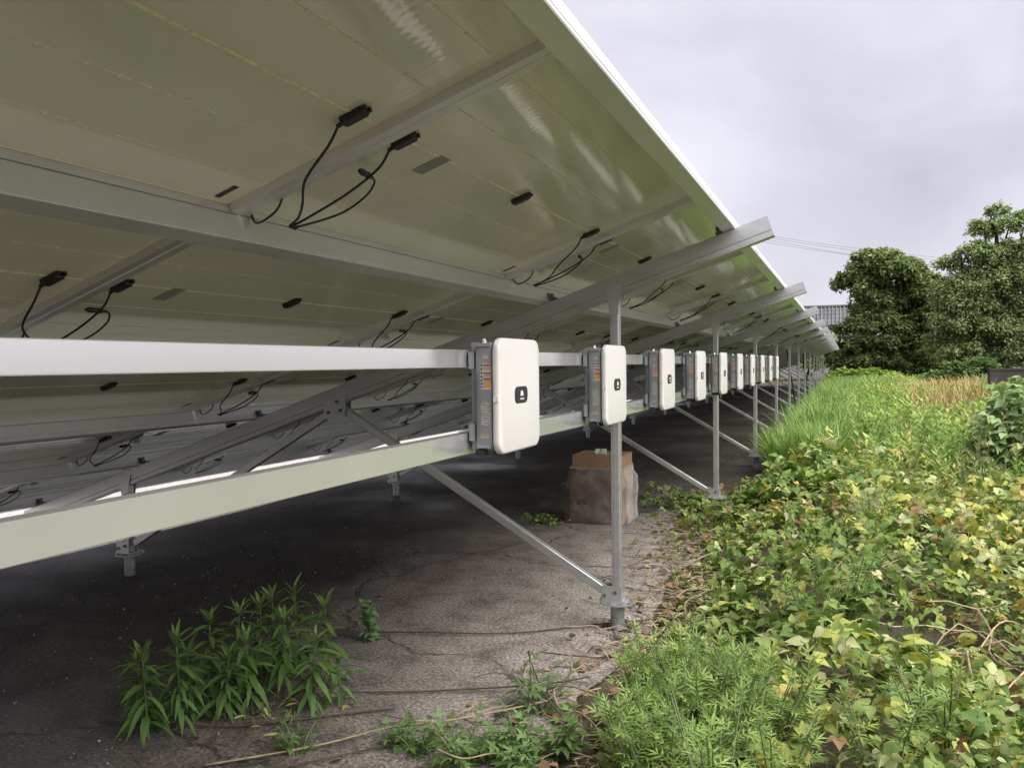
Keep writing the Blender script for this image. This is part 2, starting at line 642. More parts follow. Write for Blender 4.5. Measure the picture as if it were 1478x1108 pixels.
def vnoise(x, y, scale, seed=0):
    """smooth value noise for arrays"""
    r = np.random.default_rng(seed).random((64, 64))
    x, y = np.asarray(x) * scale + 1000.3, np.asarray(y) * scale + 1000.7
    xi, yi = np.floor(x).astype(int), np.floor(y).astype(int)
    fx, fy = x - xi, y - yi
    fx, fy = fx * fx * (3 - 2 * fx), fy * fy * (3 - 2 * fy)
    g = lambda a, b: r[a % 64, b % 64]
    return (g(xi, yi) * (1 - fx) + g(xi + 1, yi) * fx) * (1 - fy) + (g(xi, yi + 1) * (1 - fx) + g(xi + 1, yi + 1) * fx) * fy


def pick(pal, wts, n, jit=0.15):
    pal = np.array(pal, float)
    w = np.array(wts, float)
    i = RNG.choice(len(pal), n, p=w / w.sum())
    return pal[i] * RNG.uniform(1 - jit, 1 + jit, (n, 1)) * RNG.uniform(0.95, 1.05, (n, 3))


# ------------------------------------------------------------------ dimensions of the array
ALPHA = math.atan(0.3365)
CA, SA = math.cos(ALPHA), math.sin(ALPHA)
NUP = Vector((-SA, 0, CA))             # normal of the panel plane, upwards
UPH = Vector((CA, 0, SA))              # up the slope
TIP = Vector((-0.375, 0, CAM_H + 0.748))   # top edge of a rafter at its upper end


def rtop(X, off=0.0):
    """point on the rafter tops' plane at X, lifted by off along the normal"""
    return Vector((X, 0, TIP.z + (X - TIP.x) * SA / CA)) + NUP * off


FRAME_Y = [0.55] + [4.498 + 3.817 * k for k in range(13)]
JOINT0, PITCHY = 1.903, 2.02
PX = [-0.565 - 1.025 * k for k in range(6)]
PURLIN_H, PURLIN_W = 0.080, 0.066
Y_NEAR, Y_FAR = JOINT0 - 2 * PITCHY, JOINT0 + 25 * PITCHY
XP, XR = -1.184, -4.774

# ------------------------------------------------------------------ ground
def grid_mesh(name, xs, ys, zf, mat):
    X, Y = np.meshgrid(xs, ys)
    Z = zf(X, Y)
    V = np.stack([X, Y, Z], -1).reshape(-1, 3)
    nx, ny = len(xs), len(ys)
    F = [(j * nx + i, j * nx + i + 1, (j + 1) * nx + i + 1, (j + 1) * nx + i) for j in range(ny - 1) for i in range(nx - 1)]
    me = bpy.data.meshes.new(name)
    me.from_pydata(V.tolist(), [], F)
    me.shade_smooth()
    me.materials.append(M[mat])
    return me


xs = np.concatenate(([-600, -300, -120, -60, -30, -15, -7, -3], np.arange(-1.4, 8, 0.2), [9, 11, 14, 20, 40, 80, 200, 600]))
ys = np.concatenate(([-600, -200, -60, -20, -6, -2], np.arange(0, 24, 0.3), np.arange(24, 60, 1.5), [65, 80, 110, 160, 300, 700]))


def soil_z(x, y):
    k = np.clip((x + 1.0) / 1.2, 0, 1) * np.clip((y + 4) / 4, 0, 1)
    far = np.clip((90 - y) / 30, 0, 1) * np.clip((60 - x) / 40, 0, 1)
    return -0.02 + k * far * (0.03 + 0.09 * vnoise(x, y, 0.9, 3) + 0.05 * vnoise(x, y, 2.6, 4))


tag(link('ground', grid_mesh('ground', xs, ys, soil_z, 'soil')), 'soil and leaf litter ground reaching to the trees', None, kind='structure')

# asphalt pad with an uneven right edge
ny = 240
ey = np.linspace(-8, 56, ny)
ex = -1.0 + 0.22 * (vnoise(ey, ey * 0, 0.8, 5) - 0.5) + 0.16 * (vnoise(ey, ey * 0, 3.0, 6) - 0.5)
V, F = [], []
cols = [-6.05, -5.0, -4.0, -3.0, -2.0, -1.45]
for j in range(ny):
    lx = -5.85 + 0.25 * (float(vnoise(ey[j], 0, 0.7, 8)) - 0.5)
    for i, cx in enumerate(cols):
        V.append((lx if i == 0 else cx, ey[j], 0.0))
    V.append((ex[j], ey[j], 0.0))
nc = len(cols) + 1
for j in range(ny - 1):
    for i in range(nc - 1):
        F.append((j * nc + i, j * nc + i + 1, (j + 1) * nc + i + 1, (j + 1) * nc + i))
me = bpy.data.meshes.new('asphalt_pavement')
me.from_pydata(V, [], F)
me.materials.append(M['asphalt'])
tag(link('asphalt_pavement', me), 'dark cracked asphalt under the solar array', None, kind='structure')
me = bpy.data.meshes.new('gravel_yard')
me.from_pydata([(-60, -30, -0.008), (-5.6, -30, -0.008), (-5.6, 70, -0.008), (-60, 70, -0.008)], [], [(0, 1, 2, 3)])
me.materials.append(M['gravel_yard'])
tag(link('gravel_yard', me), 'pale open gravel yard behind the low edge of the array', None, kind='structure')

# ------------------------------------------------------------------ racking
def chan(w, h, g=0.004):
    """box section with shallow grooves on the sides (profile: side, up)"""
    a, b = w / 2, h / 2
    c = 0.003
    return [(-a + c, -b), (a - c, -b), (a, -b + c), (a, -b + 0.22 * h), (a - g, -b + 0.24 * h), (a - g, -b + 0.27 * h), (a, -b + 0.29 * h),
            (a, b - c), (a - c, b), (-a + c, b), (-a, b - c), (-a, -b + 0.29 * h), (-a + g, -b + 0.27 * h), (-a + g, -b + 0.24 * h), (-a, -b + 0.22 * h), (-a, -b + c)]


def boxsec(w, h, c=0.003):
    a, b = w / 2, h / 2
    return [(-a + c, -b), (a - c, -b), (a, -b + c), (a, b - c), (a - c, b), (-a + c, b), (-a, b - c), (-a, -b + c)]


def hexbolt(mb, c, axis, r=0.011, l=0.012):
    c, axis = Vector(c), Vector(axis).normalized()
    mb.tube([c, c + axis * l], r, 6)


RAFTER_H, RAFTER_W = 0.105, 0.06
XL = -5.80
proto = empty('support_frame', (XP, 0, 0))
tag(proto, 'x', 'support frame')
off = Vector((-XP, 0, 0))


def P3(X, y, z):
    return Vector((X - XP, y, z))


# rafter: hollow channel, lower lip proud on the side
a0, a1 = rtop(XL), Vector(TIP)
cen = -NUP * RAFTER_H / 2
r_ = MB().extrude(chan(RAFTER_W, RAFTER_H), a0 + cen + off, a1 + cen + off, NUP)
rafter = r_.build('rafter', 'galv', proto)
lip = MB().extrude(boxsec(RAFTER_W + 0.012, 0.006, 0.001), a0 - NUP * (RAFTER_H + 0.003) + off, a1 - NUP * (RAFTER_H + 0.003) + off, NUP)
lip.build('bottom_flange', 'galv', rafter)


def post(X, ztop, name):
    b = MB().extrude(chan(0.060, 0.047), P3(X, 0, 0.172), P3(X, 0, ztop), (1, 0, 0))
    p = b.build(name, 'galv', proto)
    hd = MB()
    zr = rtop(X, -RAFTER_H).z
    for s in (-1, 1):
        y = s * 0.0345
        pl = [(-0.055, zr + 0.045), (0.06, zr + 0.075), (0.028, zr - 0.06), (0.026, zr - 0.11), (-0.026, zr - 0.11), (-0.03, zr - 0.06)]
        vs = [P3(X + a, y - 0.002, z) for a, z in pl] + [P3(X + a, y + 0.002, z) for a, z in pl]
        n = 6
        hd.add(vs, [(i, (i + 1) % n, n + (i + 1) % n, n + i) for i in range(n)] + [tuple(range(n)), tuple(range(n, 2 * n))])
        hexbolt(hd, P3(X, s * 0.0365, zr - 0.075), (0, s, 0), 0.012, 0.010)
    hd.build('head_bracket', 'galv', p)
    # ground screw: pipe, slotted flange, U bracket
    pipe = MB().tube([P3(X, 0, -0.3), P3(X, 0, 0.150)], 0.039, 20).build('ground_screw', 'screw', proto, 'auto')
    fl = MB()
    ring = [(0.098 * math.cos(2 * math.pi * k / 40), 0.098 * math.sin(2 * math.pi * k / 40)) for k in range(40)]
    fl.loft([[P3(X + x, y, 0.150) for x, y in ring], [P3(X + x, y, 0.158) for x, y in ring]])
    fl.build('flange', 'galv', pipe)
    for k in range(8):
        sl = MB()
        a = 2 * math.pi * (k + 0.5) / 8
        m3 = Matrix.Rotation(a, 3, 'Z')
        q = m3 @ Vector((0.078, 0, 0))
        sl.box(P3(X, 0, 0.1592) + q, (0.010, 0.034, 0.0016), m3)
        sl.build('flange_slot', 'label_ink', pipe)
    br = MB()
    br.box(P3(X - 0.02, 0, 0.163), (0.145, 0.086, 0.008))
    for s in (-1, 1):
        br.box(P3(X - 0.022, s * 0.040, 0.208), (0.115, 0.004, 0.082))
    br.build('base_bracket', 'galv', pipe)
    for s in (-1, 1):
        for args in ((P3(X, s * 0.042, 0.215), (0, s, 0), 0.011, 0.010), (P3(X - 0.062, s * 0.042, 0.195), (0, s, 0), 0.010, 0.010), (P3(X - 0.078, s * 0.028, 0.167), (0, 0, 1), 0.009, 0.022)):
            bb = MB()
            hexbolt(bb, *args)
            bb.build('bracket_bolt', 'bolt', pipe)
    return p


post(XP, rtop(XP, -RAFTER_H - 0.008).z, 'front_post')
post(XR, rtop(XR, -RAFTER_H - 0.008).z, 'rear_post')
XM = -3.0
zm = rtop(XM, -RAFTER_H).z
b1 = MB().extrude(boxsec(0.044, 0.046), P3(XP - 0.075, 0, 0.215), P3(XM + 0.035, 0, zm - 0.035), (0, 0, 1)).build('brace', 'galv', proto)
b2 = MB().extrude(boxsec(0.044, 0.046), P3(XR + 0.06, 0, 0.235), P3(XM - 0.035, 0, zm - 0.055), (0, 0, 1)).build('brace', 'galv', proto)
jb = MB()
for s in (-1, 1):
    pl = [(-0.085, zm + 0.02), (0.085, zm + 0.075), (0.075, zm - 0.085), (-0.075, zm - 0.105)]
    vs = [P3(XM + a, s * 0.0345 - 0.002, z) for a, z in pl] + [P3(XM + a, s * 0.0345 + 0.002, z) for a, z in pl]
    jb.add(vs, [(i, (i + 1) % 4, 4 + (i + 1) % 4, 4 + i) for i in range(4)] + [(0, 1, 2, 3), (4, 5, 6, 7)])
jb.build('brace_bracket', 'galv', proto)
for s in (-1, 1):
    for a, z in ((-0.045, zm - 0.06), (0.045, zm - 0.045), (0.02, zm + 0.01)):
        bt = MB()
        hexbolt(bt, P3(XM + a, s * 0.0365, z), (0, s, 0), 0.011, 0.010)
        bt.build('bracket_bolt', 'bolt', proto)
# purlin clips on this rafter
for X in PX:
    cl = MB()
    sg = -1 if X == PX[0] else 1
    q = rtop(X + sg * 0.052, 0.012) + off
    rotm = Matrix(((CA, 0, -SA), (0, 1, 0), (SA, 0, CA)))
    cl.box(q, (0.034, 0.05, 0.008), rotm)
    cl.box(rtop(X + sg * 0.036, 0.03) + off, (0.005, 0.05, 0.045), rotm)
    hexbolt(cl, rtop(X + sg * 0.052, 0.016) + off + Vector((0, -0.012, 0)), NUP, 0.010, 0.026)
    cl.build('purlin_clip', 'bolt', proto)

fr_labels = {1: 'steel support frame with plastic wrapped carton standing behind its front post',
             2: 'steel support frame with vines creeping up to its front post base, next to carton frame',
             0: 'steel support frame beside the first inverter end of the rails'}
frames_o = []
for i, y in enumerate(FRAME_Y):
    o = proto if i == 0 else copy_tree(proto)
    o.location = (XP, y, 0)
    if i in fr_labels:
        tag(o, fr_labels[i], 'support frame', 'support frames of the solar array')
    elif i <= 4:
        tag(o, '%s steel support frame along the inverter row, its foot among grass and vines' % ('third' if i == 3 else 'fourth'), 'support frame', 'support frames of the solar array')
    else:
        tag(o, 'slim steel support frame beyond the last inverter, braced to its rafter', 'support frame', 'support frames of the solar array')
    frames_o.append(o)

# dark diagonal straps between far front posts
for i in (5, 7, 9):
    y0, y1 = FRAME_Y[i], FRAME_Y[i + 1]
    sm = MB().extrude(boxsec(0.03, 0.03), (XP - 0.06, y0 + 0.1, 1.72), (XP - 0.06, y1 - 0.05, 0.25), (1, 0, 0))
    o = sm.build('diagonal_brace', 'strap')
    tag(o, 'dark diagonal strap running between two far front posts', 'brace', 'dark straps between posts')

# purlins
row_txt = ['along the upper edge of the array, its outer face to the sky', 'under the joint of the first and second panel row from the top',
           'under the second panel joint down the slope', 'under the third panel joint down the slope',
           'under the fourth panel joint down the slope', 'along the low rear edge of the array']
for k, X in enumerate(PX):
    root = empty('purlin', (X, Y_NEAR, rtop(X).z))
    tag(root, 'long aluminium purlin ' + row_txt[k], 'purlin', 'purlins carrying the panels')
    q = NUP * (PURLIN_H / 2 + 0.001)
    n_seg = 7
    ln = (Y_FAR - Y_NEAR) / n_seg
    for j in range(n_seg):
        MB().extrude(chan(PURLIN_W, PURLIN_H, 0.002), Vector((0, j * ln + 0.002, 0)) + q, Vector((0, (j + 1) * ln - 0.002, 0)) + q, NUP).build('beam_length', 'frame_alu', root)
    for j in range(1, n_seg):
        MB().extrude(boxsec(PURLIN_W + 0.008, PURLIN_H * 0.6, 0.002), Vector((0, j * ln - 0.12, 0)) + q, Vector((0, j * ln + 0.12, 0)) + q, NUP).build('splice_sleeve', 'frame_alu', root)

# ------------------------------------------------------------------ solar panels
PL, PW = PITCHY - 0.008, 1.025 / CA - 0.010
rotP = Matrix(((0, UPH.x, -NUP.x), (1, UPH.y, -NUP.y), (0, UPH.z, -NUP.z)))   # x along the row, y uphill, z out of the back


def make_panel(full=True):
    root = empty('solar_panel')
    hx, hy = PL / 2, PW / 2
    f = MB()
    d = 0.036
    # C-shaped bars: outer wall and bottom flange
    fw_, fs_ = 0.030, 0.034
    for s in (-1, 1):
        f.box((0, s * (hy - 0.006), -d / 2), (PL, 0.012, d))
        f.box((0, s * (hy - 0.012 - (fw_ - 0.012) / 2 + 0.0005), -0.0015), (PL - 0.024, fw_ - 0.012, 0.003))
        f.box((s * (hx - 0.006), 0, -d / 2 - 0.0003), (0.012, PW - 0.0245, d - 0.001))
        f.box((s * (hx - 0.012 - (fs_ - 0.012) / 2 + 0.0005), 0, -0.0019), (fs_ - 0.012, PW - 2 * fw_, 0.003))
    f.build('frame', 'frame_alu', root)
    # inner web of the bars reaching up to the glass
    zb = -0.025
    MB().box((0, 0, zb - 0.0035), (PL - 0.026, PW - 0.026, 0.006)).build('back_glass', 'backglass', root)
    MB().box((0, 0, -d - 0.0006), (PL - 0.004, PW - 0.004, 0.003)).build('front_glass', 'cell_front', root)
    if full:
        w = MB()
        for s in (-1, 1):
            w.box((0, s * (hy - fw_ + 0.002), -0.0135), (PL - 2 * fs_ + 0.004, 0.004, 0.0215))
            w.box((s * (hx - fs_ + 0.002), 0, -0.0135), (0.004, PW - 2 * fw_ - 0.003, 0.0213))
        w.build('inner_web', 'frame_alu', root)
        se = MB()
        ix, iy = hx - fs_ - 0.003, hy - fw_ - 0.003
        for s in (-1, 1):
            se.box((0, s * iy, zb + 0.0008), (2 * ix, 0.0035, 0.0024))
            se.box((s * ix, 0, zb + 0.0007), (0.0035, 2 * iy - 0.004, 0.0022))
        se.build('sealant_bead', 'sealant', root)
        rng = random.Random(3)
        for k in (-2, -1, 1, 2):
            rb = MB()
            y = k * PW / 6
            x = -hx + 0.07
            while x < hx - 0.07:
                l = 0.30
                rb.box((x + l / 2, y + rng.uniform(-0.0008, 0.0008), zb + 0.0002), (l, 0.0022, 0.0008))
                x += l + 0.004
            x = -hx + 0.07
            while x < hx - 0.07:
                rb.box((x, y, zb + 0.0005), (0.0045, 0.009, 0.0012))
                x += rng.choice((0.05, 0.075, 0.1))
            rb.build('cell_line', 'ribbon', root)
        rb = MB()
        x = -hx + 0.13
        while x < hx - 0.2:
            l = rng.uniform(0.10, 0.2)
            rb.box((x + l / 2, rng.uniform(-0.001, 0.001), zb + 0.0002), (l, 0.0085, 0.0008))
            x += l + 0.006
        rb.build('bus_ribbon', 'ribbon', root)
    # junction boxes
    jm = None
    for x in (-hx + 0.094, -0.04, hx - 0.146):
        j = MB()
        j.loft([[(a, b * 0.98, zb) for a, b in rrect(0.034, 0.072, 0.006, 2)], [(a, b, zb + 0.012) for a, b in rrect(0.034, 0.072, 0.006, 2)], [(a * 0.86, b * 0.92, zb + 0.018) for a, b in rrect(0.034, 0.072, 0.006, 2)]])
        for s in (-1, 1):
            j.box((s * 0.011, 0.039, zb + 0.007), (0.009, 0.010, 0.010))
        if abs(x) > 0.1:
            j.tube([(0, -0.030, zb + 0.009), (0, -0.052, zb + 0.011)], 0.006, 8)
        j.xf(Matrix.Translation((x, 0, 0)))
        j.build('junction_box', 'black', root)
    # hanging cables: local coordinates of this panel
    tie = Vector((-hx + 0.10, -0.415, 0.055))
    seg = 7 if full else 4
    left = spline([(-hx + 0.094, -0.05, zb + 0.011), (-hx + 0.094, -0.10, 0.02), (-hx + 0.094, -0.22, 0.045), (-hx + 0.097, -0.37, 0.055), tie, (-hx + 0.12, -0.40, 0.058), (-hx + 0.185, -0.30, 0.05), (-hx + 0.20, -0.215, 0.03), (-hx + 0.18, -0.165, 0.014), (-hx + 0.155, -0.155, 0.006)], seg)
    cb = MB().tube(left, 0.0036, 6).build('cable', 'cable', root, True)
    right = spline([(hx - 0.146, -0.05, zb + 0.011), (hx - 0.148, -0.09, 0.02), (hx - 0.115, -0.20, 0.055), (hx - 0.03, -0.28, 0.07), (hx + 0.05, -0.355, 0.065), (hx + 0.088, -0.405, 0.058), (hx + 0.118, -0.412, 0.062)], seg)
    MB().tube(right, 0.0036, 6).build('cable', 'cable', root, True)
    cn = MB()
    cdir = Vector((-0.085, 0.012, 0.004))
    c0 = Vector((-hx + 0.16, -0.156, 0.006))
    cn.tube([c0, c0 + cdir * 0.2, c0 + cdir * 0.25, c0 + cdir * 0.48, c0 + cdir * 0.55, c0 + cdir * 0.62, c0 + cdir * 0.9, c0 + cdir * 1.05], [0.005, 0.006, 0.0095, 0.0095, 0.0065, 0.0095, 0.009, 0.005], 8)
    cn.build('cable_connector', 'black', root, 'auto')
    if full:
        MB().tube(spline([(-hx + 0.040, -0.37, zb + 0.003), (-hx + 0.026, -0.40, 0.022), (-hx + 0.022, -0.45, 0.036), (-hx + 0.034, -0.49, 0.024), (-hx + 0.050, -0.505, zb + 0.004)], 5), 0.0034, 6).build('cable', 'cable', root, True)
        MB().tube([tie + Vector((-0.012, 0, 0.002)), tie + Vector((0.012, -0.002, 0.004))], 0.0068, 8).build('cable_tie', 'black', root)
        MB().box((-hx + 0.34, -0.045, zb + 0.0006), (0.062, 0.105, 0.0012)).build('rating_sticker', 'sticker', root)
        MB().box((hx - 0.10, -hy + 0.085, zb + 0.0006), (0.020, 0.07, 0.0012)).build('barcode_sticker', 'print_dark', root)
    return root


pan_full = make_panel(True)
pan_far = make_panel(False)
used = {True: False, False: False}
ord_txt = ['uppermost', 'second', 'third', 'fourth', 'lowest']
for k in range(-2, 25):
    yc = JOINT0 + (k + 0.5) * PITCHY
    for r in range(5):
        full = yc < 16
        src = pan_full if full else pan_far
        if used[full]:
            o = copy_tree(src)
        else:
            o = src
            used[full] = True
        xc = (PX[r] + PX[r + 1]) / 2
        jx = random.uniform(-0.0015, 0.0015)
        pt = rtop(xc, PURLIN_H + 0.0016)
        o.matrix_world = Matrix.Translation((pt.x, yc + jx, pt.z)) @ rotP.to_4x4()
        over = [i for i, fy in enumerate(FRAME_Y[1:]) if abs(fy - yc) < PITCHY / 2]
        nxt = [i for i, fy in enumerate(FRAME_Y[1:]) if fy > yc]
        ORD = ['first', 'second', 'third', 'fourth', 'fifth', 'sixth']
        if over and over[0] < 4:
            where = 'crossing the %s rafter of the inverter row' % ORD[over[0]]
        elif nxt and 0 < nxt[0] < 5:
            where = 'between the %s and %s rafter of the inverter row' % (ORD[nxt[0] - 1], ORD[nxt[0]])
        else:
            where = 'before the first inverter'
        if k == 0 and r == 0:
            lb = 'solar panel with white inverter reflections on its glossy back, above the first inverter'
        else:
            lb = ('solar panel, %s row, %s' % (ord_txt[r], where)) if full else 'framed solar panel, %s row, far part of the array' % ord_txt[r]
        tag(o, lb, 'solar panel', 'solar panels of the array')

# ------------------------------------------------------------------ inverter rails
RAIL_X0, RAIL_X1 = XP + 0.0255, XP + 0.066
RY0, RY1 = -2.0, 14.6
for nm, z0, z1, lb in (('u', CAM_H - 0.010, CAM_H + 0.046, 'upper bright aluminium rail carrying the tops of the inverters'),
                       ('l', CAM_H - 0.285, CAM_H - 0.219, 'lower aluminium rail with greenish sheen behind the inverter bottoms')):
    w = RAIL_X1 - RAIL_X0
    root = empty('mounting_rail', ((RAIL_X0 + RAIL_X1) / 2, RY0, (z0 + z1) / 2))
    tag(root, lb, 'rail', 'rails carrying the inverters')
    MB().extrude(boxsec(w, z1 - z0, 0.002), (0, 0, 0), (0, RY1 - RY0, 0)).build('beam', 'rail', root)
    for y in FRAME_Y[:3]:
        bk = MB()
        bk.box((-w / 2 - 0.001 - 0.0, y - RY0 - 0.045, 0), (0.05, 0.018, 0.03))
        hexbolt(bk, (-0.01, y - RY0 - 0.045, -(z1 - z0) / 2), (0, 0, -1), 0.008, 0.012)
        bk.build('post_clamp', 'bolt', root)

# ------------------------------------------------------------------ inverters
def petals(mb, c, r, ax_u, ax_v, nrm, th=0.0006, n=8):
    """fan of petals, the emblem"""
    c, ax_u, ax_v, nrm = Vector(c), Vector(ax_u), Vector(ax_v), Vector(nrm)
    for k in range(n):
        a = R(-84 + 168 * k / (n - 1))
        d = ax_u * math.sin(a) + ax_v * math.cos(a)
        s = ax_u * math.cos(a) - ax_v * math.sin(a)
        ln = r * (1.0 if 1 < k < n - 2 else 0.8)
        pts = [(0.12, 0), (0.45, 0.11), (0.8, 0.16), (1.0, 0.05), (1.0, -0.05), (0.8, -0.16), (0.45, -0.11)]
        vs = [c + d * (p * ln) + s * (q * ln) for p, q in pts]
        vs2 = [v + nrm * th for v in vs]
        m = len(pts)
        mb.add(vs + vs2, [(i, (i + 1) % m, m + (i + 1) % m, m + i) for i in range(m)] + [tuple(range(m)), tuple(range(m, 2 * m))])


IW, IH = 0.366, 0.366
inv = empty('inverter')
# origin: middle of the cover front, X = 0 at the cover face, local axes = world axes


def yz(poly, x):
    return [(x, a, b) for a, b in poly]


cv = MB()
o1 = rrect(IW, IH, 0.042, 7)
o2 = rrect(IW - 0.006, IH - 0.006, 0.040, 7)
o3 = rrect(IW - 0.016, IH - 0.016, 0.036, 7)
cv.loft([yz(o2, -0.024), yz(o1, -0.020), yz(o1, -0.007), yz(o2, -0.002), yz(o3, 0.0)])
cover = cv.build('cover', 'white_cover', inv, 'auto')
MB().box((-0.012, -IW / 2 - 0.0015, -0.008), (0.016, 0.005, 0.018)).build('cover_latch', 'white_cover', cover)
bd = MB()
bd.loft([yz(rrect(0.112, 0.054, 0.020, 5), -0.001), yz(rrect(0.112, 0.054, 0.020, 5), 0.002), yz(rrect(0.106, 0.048, 0.018, 5), 0.0032)])
badge = bd.build('badge', 'black', cover)
em = MB()
petals(em, (0.0033, 0, -0.003), 0.017, (0, 1, 0), (0, 0, 1), (1, 0, 0))
em.build('emblem', 'emblem_white', badge)
fc = bpy.data.curves.new('lettering', 'FONT')
fc.body = 'HUAWEI'
fc.size = 0.009
fc.align_x = 'CENTER'
fc.extrude = 0.0003
fo = bpy.data.objects.new('lettering', fc)
COL.objects.link(fo)
fo.matrix_world = Matrix(((0, 0, 1, 0.0037), (1, 0, 0, 0), (0, 1, 0, -0.017), (0, 0, 0, 1)))
dg = bpy.context.evaluated_depsgraph_get()
tm = bpy.data.meshes.new_from_object(fo.evaluated_get(dg))
tmw = fo.matrix_world.copy()
tm.transform(tmw)
bpy.data.objects.remove(fo)
tm.materials.clear()
tm.materials.append(M['emblem_white'])
link('lettering', tm, badge)
body = MB()
bw, bh = IW - 0.026, IH - 0.028
s1 = rrect(bw, bh, 0.02, 4)
s0 = rrect(bw - 0.012, bh - 0.012, 0.018, 4)
body.loft([yz(s0, -0.088), yz(s1, -0.080), yz(s1, -0.034), yz(s0, -0.030), yz(s0, -0.0235)])
body_o = body.build('body', 'grey_body', inv, 'auto')
# cast ribs along the top and bottom of the side
for z in (bh / 2 - 0.008, -bh / 2 + 0.012):
    MB().box((-0.058, -bw / 2 - 0.001, z), (0.046, 0.006, 0.010)).build('side_rib', 'grey_body', body_o)
hs = MB()
hs.box((-0.100, 0, 0.0), (0.022, bw - 0.05, bh - 0.012))
for k in range(9):
    hs.box((-0.100, -bw / 2 + 0.03 + k * (bw - 0.06) / 8, 0), (0.026, 0.004, bh + 0.004))
hs.build('heat_sink', 'grey_body', inv)
for z in (bh / 2 - 0.055, -bh / 2 + 0.055):
    mb_ = MB()
    mb_.box((-0.105, -bw / 2 + 0.018, z), (0.018, 0.02, 0.055))
    mb_.box((-0.105, bw / 2 - 0.018, z), (0.018, 0.02, 0.055))
    mb_.box((-0.1135, 0, z), (0.009, bw - 0.03, 0.05))
    mb_.build('mounting_bracket', 'grey_body', inv)
ey_ = MB()
ey_.tube([(-0.066, -bw / 2 + 0.02, bh / 2 - 0.002), (-0.066, -bw / 2 + 0.02, bh / 2 + 0.012)], [0.011, 0.006], 8)
ey_.build('lifting_stud', 'galv', inv)
for y in (-0.06, 0.0, 0.07, 0.12):
    gl = MB()
    gl.tube([(-0.06, y, -bh / 2 + 0.002), (-0.06, y, -bh / 2 - 0.016), (-0.06, y, -bh / 2 - 0.022)], [0.013, 0.013, 0.009], 10)
    gl.build('cable_gland', 'black', inv, 'auto')
sw = MB()
sw.box((-0.075, -bw / 2 + 0.015, -bh / 2 - 0.008), (0.03, 0.03, 0.018))
sw.build('switch_block', 'black', inv)
ys_ = -bw / 2 - 0.0004
lb1 = MB().box((-0.0515, ys_, 0.062), (0.037, 0.001, 0.082)).build('warning_label', 'label_pale', body_o)
w1 = MB()
for z in (0.097, 0.072, 0.054):
    w1.box((-0.0465, ys_ - 0.0006, z), (0.026, 0.0006, 0.0065))
w1.build('red_stripe', 'label_red', body_o)
w2 = MB().box((-0.0465, ys_ - 0.0006, 0.036), (0.024, 0.0006, 0.017)).build('orange_panel', 'label_orange', body_o)
w3 = MB()
for z in (0.098, 0.086, 0.074, 0.062, 0.050, 0.040):
    w3.box((-0.0655, ys_ - 0.0006, z), (0.006, 0.0006, 0.0065))
for z in (0.0885, 0.0845, 0.0645, 0.0475):
    w3.box((-0.0465, ys_ - 0.0006, z), (0.024, 0.0006, 0.0016))
w3.build('label_print', 'label_ink', body_o)
MB().box((-0.0655, ys_ - 0.0006, 0.030), (0.006, 0.0006, 0.006)).build('blue_symbol', 'label_blue', body_o)
lb2 = MB().box((-0.0515, ys_, -0.055), (0.036, 0.001, 0.078)).build('rating_label', 'label_side', body_o)
w4 = MB()
for k in range(9):
    w4.box((-0.0515 + random.uniform(-0.003, 0.003), ys_ - 0.0006, -0.024 - k * 0.008), (random.uniform(0.018, 0.03), 0.0006, 0.0018))
w4.build('label_print', 'label_pale', body_o)
lb3 = MB().box((-0.053, ys_, -0.124), (0.038, 0.001, 0.016)).build('small_label', 'label_side', body_o)
MB().add([(-0.070, ys_ - 0.0008, -0.130), (-0.058, ys_ - 0.0008, -0.130), (-0.064, ys_ - 0.0008, -0.119)], [(0, 1, 2)]).build('triangle_symbol', 'label_orange', body_o)
ep = MB()
petals(ep, (-0.0515, ys_ - 0.0002, 0.116), 0.014, (1, 0, 0), (0, 0, 1), (0, -1, 0))
ep.build('emblem', 'label_pale', body_o)

INV_X, INV_Y0, INV_D, INV_Z = -0.9945, 2.376, 1.2434, CAM_H - 0.1005
inv_txt = ['white fronted inverter on the rails before the first tall post', 'white fronted inverter hanging in front of the first tall post, above the carton',
           'third white fronted inverter along the rails, counted from the end before the posts']
for k in range(10):
    o = inv if k == 0 else copy_tree(inv)
    o.location = (INV_X, INV_Y0 + IW / 2 + k * INV_D, INV_Z)
    if k < 3:
        lb = inv_txt[k]
    elif k < 9:
        lb = '%s white fronted inverter along the rails, counted from the end before the posts' % ['', '', '', 'fourth', 'fifth', 'sixth', 'seventh', 'eighth', 'ninth'][k]
    elif k == 9:
        lb = 'last white fronted inverter at the far end of the rails'
    else:
        lb = 'white fronted grey inverter in the middle of the row on the rails'
    tag(o, lb, 'inverter', 'inverters along the rails')

# ------------------------------------------------------------------ cartons
def noisy_box(w, d, h, nx, nz, amp, seed):
    """upright box with slightly bowed and dented sides"""
    rr = random.Random(seed)
    mb = MB()
    per = []
    for i in range(nx):
        per.append((-w / 2 + w * i / nx, -d / 2))
    for i in range(nx):
        per.append((w / 2, -d / 2 + d * i / nx))
    for i in range(nx):
        per.append((w / 2 - w * i / nx, d / 2))
    for i in range(nx):
        per.append((-w / 2, d / 2 - d * i / nx))
    rings = []
    for j in range(nz + 1):
        rg = []
        for (x, y) in per:
            k = 1 + (rr.uniform(-amp, amp) if 0 < j else 0)
            rg.append((x * k, y * k, h * j / nz))
        rings.append(rg)
    mb.loft(rings)
    return mb


